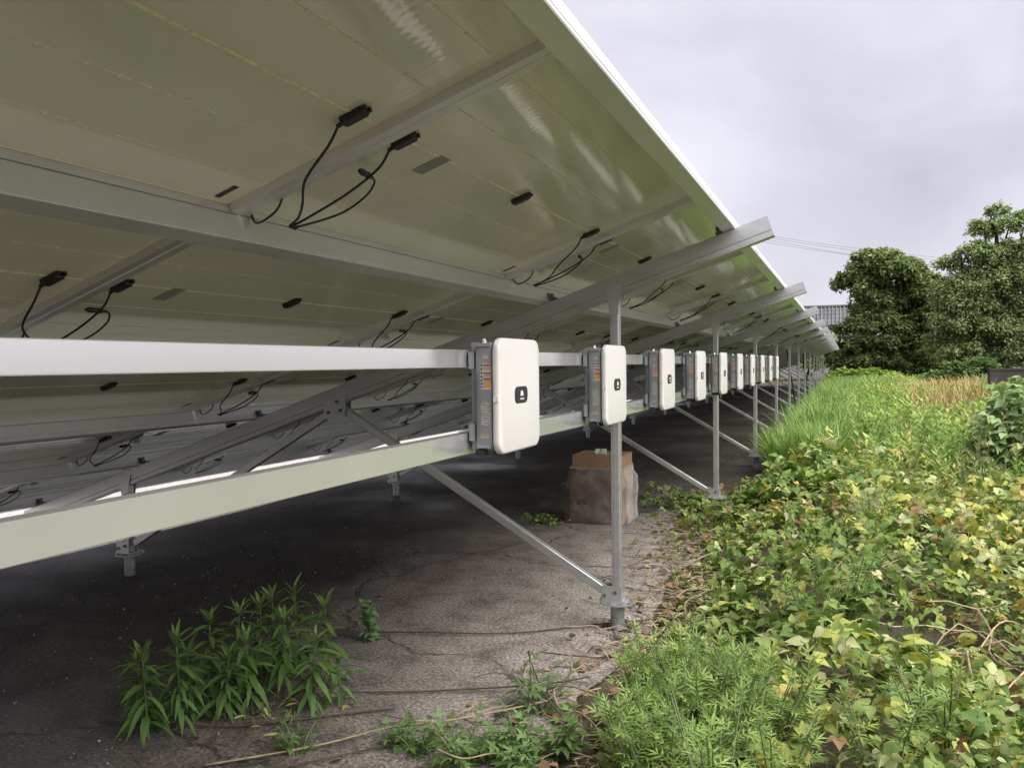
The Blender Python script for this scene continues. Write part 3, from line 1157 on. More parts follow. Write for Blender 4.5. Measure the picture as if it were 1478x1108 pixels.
BX, BY = -2.16, 7.66
rotb = R(1.5)
box = empty('cardboard_carton', (BX, BY, 0), Matrix.Rotation(rotb, 3, 'Z'))
tag(box, 'brown cardboard carton wrapped in clear plastic, standing on the asphalt behind a post', 'carton')
noisy_box(0.50, 0.46, 0.52, 4, 4, 0.006, 2).build('carton_body', 'cardboard', box)
pe = MB()
petals(pe, (-0.135, -0.2345, 0.17), 0.062, (1, 0, 0), (0, 0, 1), (0, -1, 0), 0.001)
pe.build('printed_emblem', 'print_dark', box)
MB().box((0.0, -0.2335, 0.30), (0.50, 0.001, 0.003)).build('tape_edge', 'print_dark', box)
bag = noisy_box(0.575, 0.54, 0.50, 7, 9, 0.045, 5)
v2 = []
for (x, y, z) in bag.v:
    t_ = z / 0.50
    k = 1.0 + (0.02 if t_ < 0.3 else 0) - (0.12 * max(0, (t_ - 0.75) / 0.25))
    v2.append((x * k, y * k, z + 0.003))
bag.v = v2
bag.f = [q for q in bag.f if len(q) == 4]
bo = bag.build('plastic_bag', 'film', None, True)
bo.location = (BX, BY, 0)
bo.rotation_euler.z = rotb
tag(bo, 'clear crumpled plastic film pulled up around the cardboard carton', 'plastic bag')
lid = empty('flat_carton', (BX + 0.01, BY, 0.522), Matrix.Rotation(rotb - R(1), 3, 'Z'))
tag(lid, 'flat tan cardboard box lying on top of the wrapped carton', 'carton')
noisy_box(0.47, 0.42, 0.105, 4, 2, 0.008, 7).build('carton_body', 'cardboard_lid', lid)
MB().box((0, 0.0, 0.1065), (0.46, 0.055, 0.002)).build('tape', 'cardboard', lid)
for i, dx in enumerate((0.0, 0.056)):
    c = MB()
    cz = 0.630
    c.box((0, 0, 0.0015), (0.042, 0.04, 0.003))
    c.box((-0.0195, 0, 0.026), (0.003, 0.04, 0.048))
    c.box((0.0195, 0, 0.026), (0.003, 0.04, 0.048))
    c.box((0, 0, 0.050), (0.044, 0.04, 0.003))
    c.box((0, 0.0, 0.027), (0.034, 0.003, 0.044), Matrix.Rotation(R(32), 3, 'Y'))
    o = c.build('metal_clip', 'rail')
    o.location = (BX - 0.005 + dx, BY - 0.12 + 0.01 * i, cz)
    o.rotation_euler.z = R(12 - 30 * i)
    tag(o, 'small bright metal clamp standing on the flat tan box', 'clamp', 'clamps on the flat box')


# ------------------------------------------------------------------ plants: leaf shapes
def join_tmpl(parts):
    V, F = [], []
    for v, f in parts:
        o = len(V)
        V += [tuple(p) for p in v]
        F += [tuple(i + o for i in q) for q in f]
    return V, F


def turned(tm_, az, base=(0, 0, 0), sc=1.0, pitch_=0.0, roll_=0.0):
    v, f = tm_
    m = frames(np.array([az]), np.array([pitch_]), np.array([roll_]))[0]
    return ((np.array(v) * sc) @ m.T + np.array(base)).tolist(), f


def with_center_origin(V, F):
    return V, F


OVATE = blade([(0, 0.06), (0.13, 0.34), (0.36, 0.41), (0.66, 0.22), (1.0, 0)], 0.30, 0.28)
LANCE = blade([(0, 0.012), (0.3, 0.085), (0.62, 0.075), (1.0, 0)], 0.3, 0.42)
LANCE_UP = blade([(0, 0.012), (0.3, 0.075), (0.62, 0.065), (1.0, 0)], 0.35, 0.12)
LANCE_DROOP = blade([(0, 0.012), (0.28, 0.09), (0.6, 0.085), (1.0, 0)], 0.3, 0.85)
NARROW = blade([(0, 0.02), (0.45, 0.085), (1.0, 0)], 0.2, 0.15)
ROUND = blade([(0, 0.10), (0.3, 0.42), (0.7, 0.36), (1.0, 0)], 0.15, 0.15)
GRASS = blade([(0, 0.010), (0.55, 0.008), (1.0, 0)], 0.3, 0.45)
PETIOLE = ([(-0.012, -0.75, -0.28), (0.012, -0.75, -0.28), (0.010, 0, 0), (-0.010, 0, 0)], [(0, 1, 2, 3)])
TRIF = join_tmpl([turned(OVATE, 0.0, (0, 0.22, 0)), turned(OVATE, 1.25, (-0.03, 0.02, 0), 0.86, -0.12), turned(OVATE, -1.25, (0.03, 0.02, 0), 0.86, -0.12), PETIOLE])
PINN = join_tmpl([turned(NARROW, 0.0, (0, 0.45, -0.05), 0.55)] + [turned(NARROW, s * a, (0, y, -0.1 * y), l, 0.1) for s in (-1, 1) for y, a, l in ((0.12, 1.15, 0.30), (0.30, 1.0, 0.42), (0.48, 0.8, 0.40))]
                 + [([(-0.012, 0, 0), (0.012, 0, 0), (0.010, 0.5, -0.05), (-0.010, 0.5, -0.05)], [(0, 1, 2, 3)])])

LOBE = blade([(0, 0.03), (0.45, 0.17), (1.0, 0)], 0.2, 0.15)
LOBED = join_tmpl([turned(LOBE, 0.0, (0, 0.40, -0.03), 0.60)] + [turned(LOBE, s * a, (0, y, -0.1 * y), l, 0.1) for s in (-1, 1) for y, a, l in ((0.15, 1.15, 0.30), (0.38, 0.85, 0.42))])
CGREEN, CMID, CYEL, CPALE, CGOLD, CBRN = (0.09, 0.15, 0.035), (0.175, 0.235, 0.06), (0.33, 0.35, 0.09), (0.37, 0.395, 0.19), (0.40, 0.31, 0.09), (0.22, 0.135, 0.07)


def pts_in(x0f, x1f, y0, y1, n):
    """uniform random ground points for Y in [y0, y1], X between two functions of Y"""
    Y = RNG.uniform(y0, y1, n * 3)
    xa, xb = x0f(Y), x1f(Y)
    wmax = (xb - xa).max()
    keep = RNG.random(n * 3) < (xb - xa) / wmax
    Y, xa, xb = Y[keep][:n], xa[keep][:n], xb[keep][:n]
    return RNG.uniform(xa, xb), Y


def edge_x(y):
    y = np.asarray(y, float)
    return -1.0 + 0.30 * (vnoise(y, y * 0, 0.55, 21) - 0.5) - 0.28 * np.exp(-((y - 9.2) / 2.2) ** 2) + 0.05 * np.clip(5 - y, 0, 3)


def veg_h(x, y):
    """height of the plant carpet"""
    u = np.clip((x - edge_x(y)) / 0.95, 0, 1)
    u = u * u * (3 - 2 * u)
    base = 0.20 + 0.05 * np.clip((y - 5) / 4, 0, 1)
    mound = 0.22 * np.exp(-((y - 9.5) / 1.6) ** 2 - ((x + 0.45) / 0.7) ** 2)
    return u * (base + 0.15 * vnoise(x, y, 1.3, 31) + 0.08 * vnoise(x, y, 4, 32)) + mound * u


RIGHT = lambda y: 0.17 * y + 1.9

# ---------------------------------------------------------------- kudzu carpet
n = 12500
X, Y = pts_in(lambda y: edge_x(y) - 0.05, RIGHT, 1.6, 11.5, n)
n = len(X)
zc = soil_z(X, Y)
bare = np.exp(-(((X - 0.62) / 0.28) ** 2 + ((Y - 4.1) / 0.55) ** 2))          # thinned-out patch of dry leaves
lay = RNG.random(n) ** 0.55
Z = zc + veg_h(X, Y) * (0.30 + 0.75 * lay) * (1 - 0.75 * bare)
sz = (0.040 + 0.042 * vnoise(X, Y, 0.7, 41)) * RNG.uniform(0.55, 1.5, n)
sz *= np.where(Y < 3.6, 0.75, 1.0)
yl = vnoise(X, Y, 0.75, 42) + 0.25 * (RNG.random(n) - 0.5) + 0.10 * np.clip((X + 0.3), -1, 1)
pg = pick([CGREEN, CMID, CYEL, CPALE], [0.36, 0.42, 0.09, 0.13], n)
py = pick([CMID, CYEL, CPALE, CGOLD, CBRN], [0.30, 0.34, 0.24, 0.06, 0.06], n)
pb = pick([CGOLD, CYEL, CBRN, (0.14, 0.09, 0.06)], [0.3, 0.25, 0.25, 0.2], n)
kc = np.where((yl > 0.5)[:, None], py, pg)
kc = np.where((RNG.random(n) < bare * 0.9)[:, None], pb, kc)
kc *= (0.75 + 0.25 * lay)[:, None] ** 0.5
az = RNG.uniform(0, 2 * math.pi, n)
rot = frames(az, RNG.normal(-0.10, 0.58, n), RNG.normal(0, 0.58, n))
fade = np.where(X > -0.1, np.clip((9.3 - Y + 2.0 * (vnoise(X, Y, 0.6, 47) - 0.5)) / 1.5, 0.06, 1), 1.0)
keep = RNG.random(n) < fade * (1 - 0.55 * bare) * np.clip(0.45 + 1.1 * vnoise(X, Y, 2.4, 48), 0.3, 1) * np.clip((X - edge_x(Y) + 0.25) / 0.45, 0.12, 1)
kz = empty('kudzu_vine', (0.3, 5.0, 0.0))
tag(kz, 'low carpet of yellow green kudzu with three part leaves beside the asphalt', 'vine')
dist = np.hypot(X, Y) / sz
vis = keep & (X < 0.185 * Y + 0.05) & (lay > 0.5) & (Y > 2.6)
order = np.argsort(np.where(vis, dist, 1e9))[:300]
single = np.zeros(n, bool)
single[order] = True
rest = keep & ~single
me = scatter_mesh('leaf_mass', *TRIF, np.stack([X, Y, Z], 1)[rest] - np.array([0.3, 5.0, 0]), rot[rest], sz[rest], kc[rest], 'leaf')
tag(link('leaf_mass', me, kz), 'yellow green kudzu leaves massed together', None, kind='stuff')
# the 300 largest leaves as parts, sharing a few meshes by colour
pal = [np.array(c) for c in (CGREEN, CMID, CYEL, CPALE, CGOLD, CBRN, (0.19, 0.25, 0.07), (0.22, 0.27, 0.12))]
lm = [scatter_mesh('leaf', *TRIF, np.zeros((1, 3)), np.eye(3)[None], np.ones(1), c[None], 'leaf') for c in pal]
for i in order:
    j = int(np.argmin([np.abs(c - kc[i]).sum() for c in pal]))
    m4 = Matrix(rot[i].tolist()).to_4x4() @ Matrix.Scale(float(sz[i]), 4)
    m4.translation = Vector((X[i] - 0.3, Y[i] - 5.0, Z[i]))
    link('leaf', lm[j], kz, m4)
# runners of the vine
rn = MB()
for k in range(70):
    y = random.uniform(2.2, 8)
    x = random.uniform(-0.9, 0.17 * y + 0.8)
    a = random.uniform(0, 6.28)
    pts = []
    for q in range(7):
        pts.append((x - 0.3, y - 5.0, float(soil_z(np.array(x), np.array(y))) + float(veg_h(np.array(x), np.array(y))) * random.uniform(0.45, 0.85) + 0.01))
        x += 0.14 * math.cos(a)
        y += 0.14 * math.sin(a)
        a += random.uniform(-0.6, 0.6)
    rn.tube(spline(pts, 2), 0.004, 4)
tag(rn.build('runner_stems', 'stem_dry', kz), None, None, kind='stuff')

# ---------------------------------------------------------------- small trailing leaves mixed into the near corner
n = 9000
X, Y = pts_in(lambda y: edge_x(y) + 0.0, lambda y: 0.17 * y + 1.2, 1.8, 5.6, n)
n = len(X)
dens = vnoise(X, Y, 1.6, 51) + 0.25 * (X > 0)
kp = dens > 0.42
X, Y = X[kp], Y[kp]
n = len(X)
Z = soil_z(X, Y) + veg_h(X, Y) * RNG.uniform(0.1, 0.85, n) + 0.01
me = scatter_mesh('trailing_leaves', *ROUND, np.stack([X, Y, Z], 1), frames(RNG.uniform(0, 6.3, n), RNG.normal(-0.1, 0.45, n), RNG.normal(0, 0.4, n)),
                  RNG.uniform(0.022, 0.055, n), pick([CGREEN, CMID, (0.16, 0.22, 0.07), CPALE], [0.35, 0.4, 0.15, 0.1], n), 'leaf')
tag(link('small_leaf_undergrowth', me), 'dense small leaved green undergrowth between the kudzu and the weeds', 'undergrowth', kind='stuff')

# ---------------------------------------------------------------- leafy weeds built as plants
def weed_mesh(name, tm_, nleaf, h, lsize, pal_, w_, seed, mat='leaf', branch=3, up=0.25, taper=0.55, spread=0.10):
    """one bushy weed: returns (foliage mesh, stem mesh)"""
    rr = random.Random(seed)
    st = MB()
    P, A, PI_, S = [], [], [], []
    for b_ in range(branch):
        a = rr.uniform(0, 6.28)
        hh = h * rr.uniform(0.7, 1.05)
        dx, dy = spread * math.cos(a), spread * math.sin(a)
        pts = [(dx * 0.15, dy * 0.15, -0.02), (dx * 0.5, dy * 0.5, hh * 0.5), (dx, dy, hh)]
        sp = spline(pts, 5)
        st.tube(sp, [0.005 * (1 - 0.6 * i / len(sp)) for i in range(len(sp))], 5)
        for q in range(nleaf // branch):
            t = 0.12 + 0.88 * (q + rr.random()) / (nleaf // branch)
            p = sp[min(int(t * (len(sp) - 1)), len(sp) - 1)]
            P.append(p)
            A.append(q * 2.4 + rr.uniform(-0.4, 0.4))
            PI_.append(up + 0.9 * max(0, t - 0.75) / 0.25 + rr.uniform(-0.35, 0.3))
            S.append(lsize * (1 - taper * max(0, t - 0.35)) * rr.uniform(0.7, 1.15))
    n_ = len(P)
    f = scatter_mesh(name, *tm_, np.array([tuple(p) for p in P]), frames(np.array(A), np.array(PI_), np.array([rr.uniform(-0.3, 0.3) for _ in P])), np.array(S), pick(pal_, w_, n_), mat)
    return f, st.mesh('stem', 'stem_green')


def place(name, variants, spots, label, cat, group, smin=0.85, smax=1.15):
    for i, (x, y) in enumerate(spots):
        f, s = variants[i % len(variants)]
        o = empty(name, (x, y, float(soil_z(np.array(float(x)), np.array(float(y)))) if x > -1.0 else 0.0))
        o.rotation_euler.z = random.uniform(0, 6.28)
        k = random.uniform(smin, smax)
        o.scale = (k, k, k)
        link('foliage', f, o)
        link('stem', s, o)
        tag(o, label, cat, group)


MUGC = [(0.15, 0.23, 0.06), (0.22, 0.30, 0.08), (0.28, 0.35, 0.11), (0.10, 0.16, 0.045)]
mug = [weed_mesh('foliage', PINN, 170, 0.40, 0.115, MUGC, [0.4, 0.3, 0.15, 0.15], s, branch=8, spread=0.15) for s in (1, 2, 3, 4)]
spots = [(random.gauss(-0.42, 0.17), random.gauss(2.95, 0.24)) for _ in range(26)]
place('mugwort_plant', mug, spots, 'feathery green mugwort in the bushy clump at the edge of the kudzu carpet', 'weed', 'mugwort clump')
spots = [(-0.02, 4.55), (0.06, 4.75), (-0.15, 4.35), (0.95, 6.4), (1.15, 6.6), (1.25, 7.2), (0.85, 7.0), (0.1, 2.75), (0.3, 3.0), (1.1, 5.7), (0.2, 6.9)]
place('mugwort_plant', mug, spots, 'single bright green mugwort rising out of the kudzu leaves', 'weed', 'scattered mugwort', 0.8, 1.1)
tallw = [weed_mesh('foliage', LANCE_UP, 120, 0.62, 0.12, [(0.17, 0.22, 0.08), (0.25, 0.24, 0.09), (0.22, 0.14, 0.08)], [0.5, 0.3, 0.2], s, branch=5, up=0.5, spread=0.09) for s in (15, 16)]
place('tall_meadow_weed', tallw, [(1.10, 9.1), (1.22, 9.3), (1.35, 9.0), (0.75, 10.5), (0.9, 12.0), (1.6, 12.5), (0.55, 8.6)], 'tall brownish green weed standing up in the meadow near the kudzu heap', 'weed', 'tall meadow weeds', 0.8, 1.15)
small = [weed_mesh('foliage', OVATE, 66, 0.25, 0.062, [(0.12, 0.21, 0.08), (0.17, 0.27, 0.11)], [0.5, 0.5], s, branch=3, up=0.1, spread=0.05) for s in (11, 12)]
place('leafy_weed', small, [(-2.369, 3.846)], 'small upright leafy weed growing from an asphalt crack beyond the lance leaved clump', 'weed', None, 1.0, 1.0)
low = [weed_mesh('foliage', LOBED, 54, 0.13, 0.10, [(0.10, 0.17, 0.05), (0.15, 0.23, 0.08)], [0.5, 0.5], s, branch=5, up=0.1, spread=0.09) for s in (21, 22)]
place('cut_leaved_weed', low, [(-1.64, 2.82), (-1.53, 2.79), (-1.95, 2.62)], 'low cut leaved weed sprouting on bare asphalt near a long twig', 'weed', 'small weeds on the asphalt', 0.7, 1.0)
place('cut_leaved_weed', low, [(-1.25, 2.84), (-1.17, 2.92), (-1.30, 2.74), (-1.10, 2.78), (-1.19, 3.29), (-1.05, 2.95)], 'low cut leaved weed at the ragged asphalt edge among dry stems', 'weed', 'weeds at the asphalt edge', 1.0, 1.4)

# lance-leaved weeds in the clump on the asphalt: every leaf a part
LC = [(0.09, 0.165, 0.045), (0.12, 0.20, 0.055), (0.18, 0.27, 0.08)]
lmesh = {}
for nm_, tm_ in (('u', LANCE_UP), ('m', LANCE), ('d', LANCE_DROOP)):
    for ci, c in enumerate(LC):
        lmesh[nm_, ci] = scatter_mesh('leaf', *tm_, np.zeros((1, 3)), np.eye(3)[None], np.ones(1), np.array([c]), 'leaf')
clump = [(-2.593, 2.519, .36), (-2.517, 2.615, .38), (-2.642, 2.905, .36), (-2.593, 3.007, .38), (-2.354, 2.856, .32), (-2.55, 3.155, .38), (-2.524, 3.229, .40), (-2.418, 3.296, .42), (-2.258, 3.263, .37),
         (-2.147, 2.971, .31), (-2.053, 3.084, .19), (-2.56, 2.72, .30), (-2.345, 3.057, .37), (-2.44, 2.78, .27), (-2.70, 2.60, .27)]
for (x, y, h) in clump:
    o = empty('lance_leaved_weed', (x, y, 0))
    tag(o, 'tall lance leaved weed in the green clump growing through the asphalt', 'weed', 'clump of lance leaved weeds')
    lx, ly = random.uniform(-0.04, 0.04), random.uniform(-0.04, 0.04)
    sp = spline([(0, 0, -0.02), (lx * 0.5, ly * 0.5, h * 0.5), (lx, ly, h)], 8)
    MB().tube(sp, [0.0045 * (1 - 0.55 * i / len(sp)) for i in range(len(sp))], 6).build('stem', 'stem_green', o, True)
    nl = 48 if h > 0.25 else 24
    for q in range(nl):
        t = 0.22 + 0.78 * (q + 0.5) / nl
        p = sp[min(int(t * (len(sp) - 1) + 0.5), len(sp) - 1)]
        if t > 0.86:
            key, pit, ln = 'u', random.uniform(0.55, 1.15), random.uniform(0.06, 0.09)
        elif t > 0.55:
            key, pit, ln = 'm', random.uniform(0.0, 0.5), random.uniform(0.075, 0.125)
        else:
            key, pit, ln = 'd', random.uniform(-0.35, 0.3), random.uniform(0.07, 0.13)
        ci = 2 if t > 0.9 else random.choice((0, 0, 1))
        m3 = frames(np.array([q * 2.4 + random.uniform(-0.3, 0.3)]), np.array([pit]), np.array([random.uniform(-0.3, 0.3)]))[0]
        m4 = Matrix(m3.tolist()).to_4x4() @ Matrix.Diagonal((ln * random.uniform(1.0, 1.5), ln * 1.15, ln * 1.1, 1))
        m4.translation = Vector(p)
        link('leaf', lmesh[key, ci], o, m4)
# withered leaves at its foot
n = 130
X = RNG.normal(-2.33, 0.17, n)
Y = RNG.normal(2.86, 0.14, n)
me = scatter_mesh('withered', *LANCE, np.stack([X, Y, RNG.uniform(0.008, 0.06, n)], 1), frames(RNG.uniform(0, 6.3, n), RNG.normal(0, 0.25, n), RNG.normal(0, 0.5, n)),
                  RNG.uniform(0.03, 0.085, n), pick([(0.20, 0.13, 0.08), (0.33, 0.29, 0.13), (0.09, 0.06, 0.04), (0.10, 0.13, 0.05)], [0.3, 0.15, 0.3, 0.25], n), 'dry')
tag(link('withered_leaves', me), 'brown and yellow withered leaves at the foot of the lance leaved clump', 'dead leaves', kind='stuff')

# ---------------------------------------------------------------- dry stems on the ground
def dry_vine(pts, r, mat, label, group):
    o = MB().tube(spline(pts, 6), r, 5).build('dry_vine', mat, None, True)
    tag(o, label, 'dry vine', group)


g2 = 'long dead vines on the asphalt'
dry_vine([(-2.45, 3.95, .012), (-2.1, 4.04, .02), (-1.7, 4.2, .012), (-1.3, 4.5, .015), (-1.0, 4.66, .03)], 0.0042, 'stem_dark', 'dead vine on the asphalt leading to the first post foot', g2)
dry_vine([(-2.12, 3.15, .02), (-1.85, 3.27, .012), (-1.55, 3.40, .02), (-1.28, 3.53, .03), (-1.1, 3.66, .04)], 0.0042, 'stem_dark', 'dead vine lying beside the lance leaved clump across bare asphalt', g2)
dry_vine([(-2.2, 2.40, .014), (-1.9, 2.66, .022), (-1.71, 2.88, .03), (-1.5, 2.98, .05), (-1.25, 3.2, .06), (-1.0, 3.5, .06)], 0.0042, 'stem_dry', 'pale dead vine running past the small cut leaved weeds', g2)
dry_vine([(-2.05, 2.36, .012), (-1.8, 2.6, .018), (-1.6, 2.82, .015), (-1.44, 2.86, .02)], 0.0036, 'stem_dark', 'thin dark vine beside the pale dead vine', g2)
dry_vine([(-2.9, 2.55, .010), (-2.6, 2.62, .02), (-2.3, 2.72, .015), (-2.0, 2.95, .012), (-1.8, 3.1, .012)], 0.004, 'stem_dark', 'dead vine passing under the foot of the lance leaved clump', g2)
dry_vine([(-1.46, 2.82, .012), (-1.52, 3.0, .02), (-1.47, 3.2, .03), (-1.36, 3.4, .03), (-1.37, 3.55, .09), (-1.42, 3.62, .02)], 0.0035, 'stem_dry', 'thin curled vine standing up from bare asphalt', g2)
dry_vine([(-1.24, 3.05, .02), (-1.22, 3.2, .08), (-1.30, 3.42, .19), (-1.32, 3.46, .18), (-1.20, 3.30, .10), (-1.05, 3.15, .05)], 0.003, 'stem_dark', 'bent thin twig arched over the bare asphalt', g2)
g3 = 'tangle of dry stems at the asphalt edge'
for k in range(64):
    y = random.uniform(2.6, 7.2)
    x = float(edge_x(y)) + random.gauss(-0.02, 0.20)
    a = random.uniform(0, 6.28)
    pts = []
    z = random.uniform(0.012, 0.05)
    for q in range(random.randint(4, 7)):
        pts.append((x, y, max(0.01, z)))
        st_ = random.uniform(0.06, 0.13)
        x += st_ * math.cos(a)
        y += st_ * math.sin(a)
        a += random.uniform(-0.7, 0.7)
        z += random.uniform(-0.03, 0.035)
    dry_vine(pts, random.uniform(0.002, 0.0042), random.choice(('stem_dry', 'stem_dry', 'stem_dark')), 'dry stem in the tangle between the asphalt and the kudzu', g3)

n = 1500
Y = RNG.uniform(2.2, 9.0, n)
X = edge_x(Y) + RNG.normal(0.10, 0.20, n)
me = scatter_mesh('litter', *ROUND, np.stack([X, Y, RNG.uniform(0.006, 0.03, n)], 1), frames(RNG.uniform(0, 6.3, n), RNG.normal(0, 0.3, n), RNG.normal(0, 0.4, n)),
                  RNG.uniform(0.015, 0.06, n), pick([(0.16, 0.10, 0.055), (0.26, 0.18, 0.10), (0.07, 0.05, 0.03), (0.10, 0.12, 0.04)], [0.35, 0.2, 0.3, 0.15], n), 'dry')
tag(link('leaf_litter', me), 'brown leaf litter along the ragged asphalt edge', 'leaf litter', kind='stuff')
n = 2600
Y = RNG.uniform(2.2, 8.0, n)
X = edge_x(Y) + RNG.normal(0.05, 0.20, n)
me = scatter_mesh('straw', *NARROW, np.stack([X, Y, RNG.uniform(0.004, 0.03, n)], 1), frames(RNG.uniform(0, 6.3, n), RNG.normal(0, 0.15, n), RNG.normal(0, 0.5, n)),
                  np.stack([RNG.uniform(0.02, 0.05, n), RNG.uniform(0.05, 0.16, n), RNG.uniform(0.05, 0.1, n)], 1), pick([(0.34, 0.28, 0.17), (0.13, 0.10, 0.065)], [0.6, 0.4], n), 'dry')
tag(link('straw_litter', me), 'thin dry straw lying along the asphalt edge', 'straw', kind='stuff')
# single fallen leaves on the asphalt
fl_m = [scatter_mesh('fallen_leaf', *OVATE, np.zeros((1, 3)), np.eye(3)[None], np.ones(1), np.array([c]), 'dry') for c in ((0.30, 0.21, 0.11), (0.20, 0.12, 0.06), (0.33, 0.27, 0.12))]
for k, (x, y) in enumerate([(-1.35, 3.75), (-1.22, 4.9), (-1.28, 5.05), (-1.5, 3.25), (-1.02, 4.85), (-0.93, 4.35), (-0.9, 4.1), (-0.98, 3.95), (-1.9, 2.8), (-2.0, 3.05), (-1.6, 5.4), (-1.35, 5.9), (-1.08, 3.4), (-1.75, 2.62), (-2.75, 4.6)]):
    o = link('fallen_leaf', fl_m[k % 3])
    o.location = (x, y, 0.012)
    o.rotation_euler = (random.uniform(-0.15, 0.2), random.uniform(-0.3, 0.3), random.uniform(0, 6.28))
    s = random.uniform(0.03, 0.055)
    o.scale = (s, s, s)
    tag(o, 'single dry leaf lying loose on the asphalt', 'leaf', 'fallen leaves on the asphalt')

# pebbles and rubble
icoV = [(0, 0, 1), (0.9, 0, 0.2), (0.28, 0.85, 0.25), (-0.72, 0.52, 0.2), (-0.72, -0.52, 0.3), (0.28, -0.85, 0.2), (0, 0, -0.5)]
icoF = [(0, 1, 2), (0, 2, 3), (0, 3, 4), (0, 4, 5), (0, 5, 1), (6, 2, 1), (6, 3, 2), (6, 4, 3), (6, 5, 4), (6, 1, 5)]
n = 5200
X = RNG.uniform(-5.6, -1.1, n)
Y = RNG.uniform(2.2, 14, n)
sz = 0.0022 + 0.006 * RNG.random(n) ** 4
g = RNG.uniform(0.06, 0.34, (n, 1)) ** 1.2
me = scatter_mesh('grit', icoV, icoF, np.stack([X, Y, sz * 0.3], 1), frames(RNG.uniform(0, 6.3, n), RNG.normal(0, 0.3, n), RNG.normal(0, 0.3, n)), sz, g * np.array([[1, 0.95, 0.9]]) * 1.5, 'dry', False)
tag(link('loose_grit', me), 'pale grit and small stones strewn on the asphalt', 'grit', kind='stuff')
for fy in FRAME_Y[1:3]:
    n = 130
    a = RNG.uniform(0, 6.3, n)
    rr_ = 0.05 + np.abs(RNG.normal(0.09, 0.07, n))
    sz = RNG.uniform(0.003, 0.014, n)
    X, Y = XP + rr_ * np.cos(a) + 0.03, fy + rr_ * np.sin(a) - 0.02
    me = scatter_mesh('rubble', icoV, icoF, np.stack([X, Y, sz * 0.2], 1), frames(a, RNG.normal(0, 0.5, n), RNG.normal(0, 0.5, n)), sz, RNG.uniform(0.2, 0.45, (n, 1)) * np.array([[1, 0.88, 0.79]]), 'dry', False)
    tag(link('asphalt_rubble', me), 'broken asphalt crumbs around the foot of a %s front post' % ('vine fringed' if fy > 5 else 'bare'), 'rubble', kind='stuff')
    hp = [(XP + (0.085 + 0.03 * math.sin(3 * t + fy)) * math.cos(t) + 0.02, fy + (0.075 + 0.02 * math.cos(2 * t)) * math.sin(t) + 0.01) for t in [2 * math.pi * k / 20 for k in range(20)]]
    hm = bpy.data.meshes.new('screw_hole')
    hm.from_pydata([(x, y, 0.004) for x, y in hp], [], [tuple(range(20))])
    hm.materials.append(M['hole'])
    tag(link('screw_hole', hm), 'dark hole of loose soil around the ground screw', None, kind='structure')

# vine tongue reaching onto the asphalt by the second post and behind the carton
n = 420
X = np.concatenate([RNG.normal(-1.45, 0.30, n // 2), RNG.normal(-1.2, 0.2, n // 2)])
Y = np.concatenate([RNG.normal(8.6, 0.30, n // 2), RNG.normal(7.7, 0.5, n // 2)])
me = scatter_mesh('creeping', *TRIF, np.stack([X, Y, RNG.uniform(0.03, 0.16, n)], 1), frames(RNG.uniform(0, 6.3, n), RNG.normal(-0.1, 0.4, n), RNG.normal(0, 0.4, n)), RNG.uniform(0.035, 0.07, n),
                  pick([CGREEN, CMID, (0.16, 0.15, 0.06), CBRN], [0.4, 0.3, 0.2, 0.1], n), 'leaf')
tag(link('creeping_vine', me), 'dull green vine creeping over the asphalt between the carton and a post foot', 'vine', kind='stuff')
n = 60
me = scatter_mesh('creeping', *TRIF, np.stack([RNG.normal(-2.55, 0.10, n), RNG.normal(7.25, 0.08, n), RNG.uniform(0.02, 0.08, n)], 1), frames(RNG.uniform(0, 6.3, n), RNG.normal(-0.1, 0.4, n), RNG.normal(0, 0.4, n)), RNG.uniform(0.02, 0.045, n),
                  pick([CGREEN, CYEL], [0.6, 0.4], n), 'leaf')
tag(link('small_vine_patch', me), 'little yellow green vine patch on the asphalt left of the carton', 'vine', kind='stuff')

# ---------------------------------------------------------------- grass and meadow further along
def grass_field(name, label, x0f, x1f, y0, y1, n, hlo, hhi, pal_, w_, lean=0.35, mat='grass', clumpy=0.0, cat='grass', wid=1.0):
    X, Y = pts_in(x0f, x1f, y0, y1, n)
    if clumpy:
        k = vnoise(X, Y, 0.9, 61) + RNG.random(len(X)) * (1 - clumpy) > 0.62 * (1 - clumpy) + 0.25
        X, Y = X[k], Y[k]
    n = len(X)
    h = RNG.uniform(hlo, hhi, n) * (0.7 + 0.6 * vnoise(X, Y, 0.6, 62))
    pit = math.pi / 2 - np.abs(RNG.normal(0, lean, n))
    sc = np.stack([h * RNG.uniform(0.7, 1.4, n) * wid, h, h], 1)
    me = scatter_mesh(name, *GRASS, np.stack([X, Y, soil_z(X, Y) - 0.01], 1), frames(RNG.uniform(0, 6.3, n), pit, RNG.normal(0, 0.3, n)), sc, pick(pal_, w_, n), mat)
    tag(link(name, me), label, cat, kind='stuff')


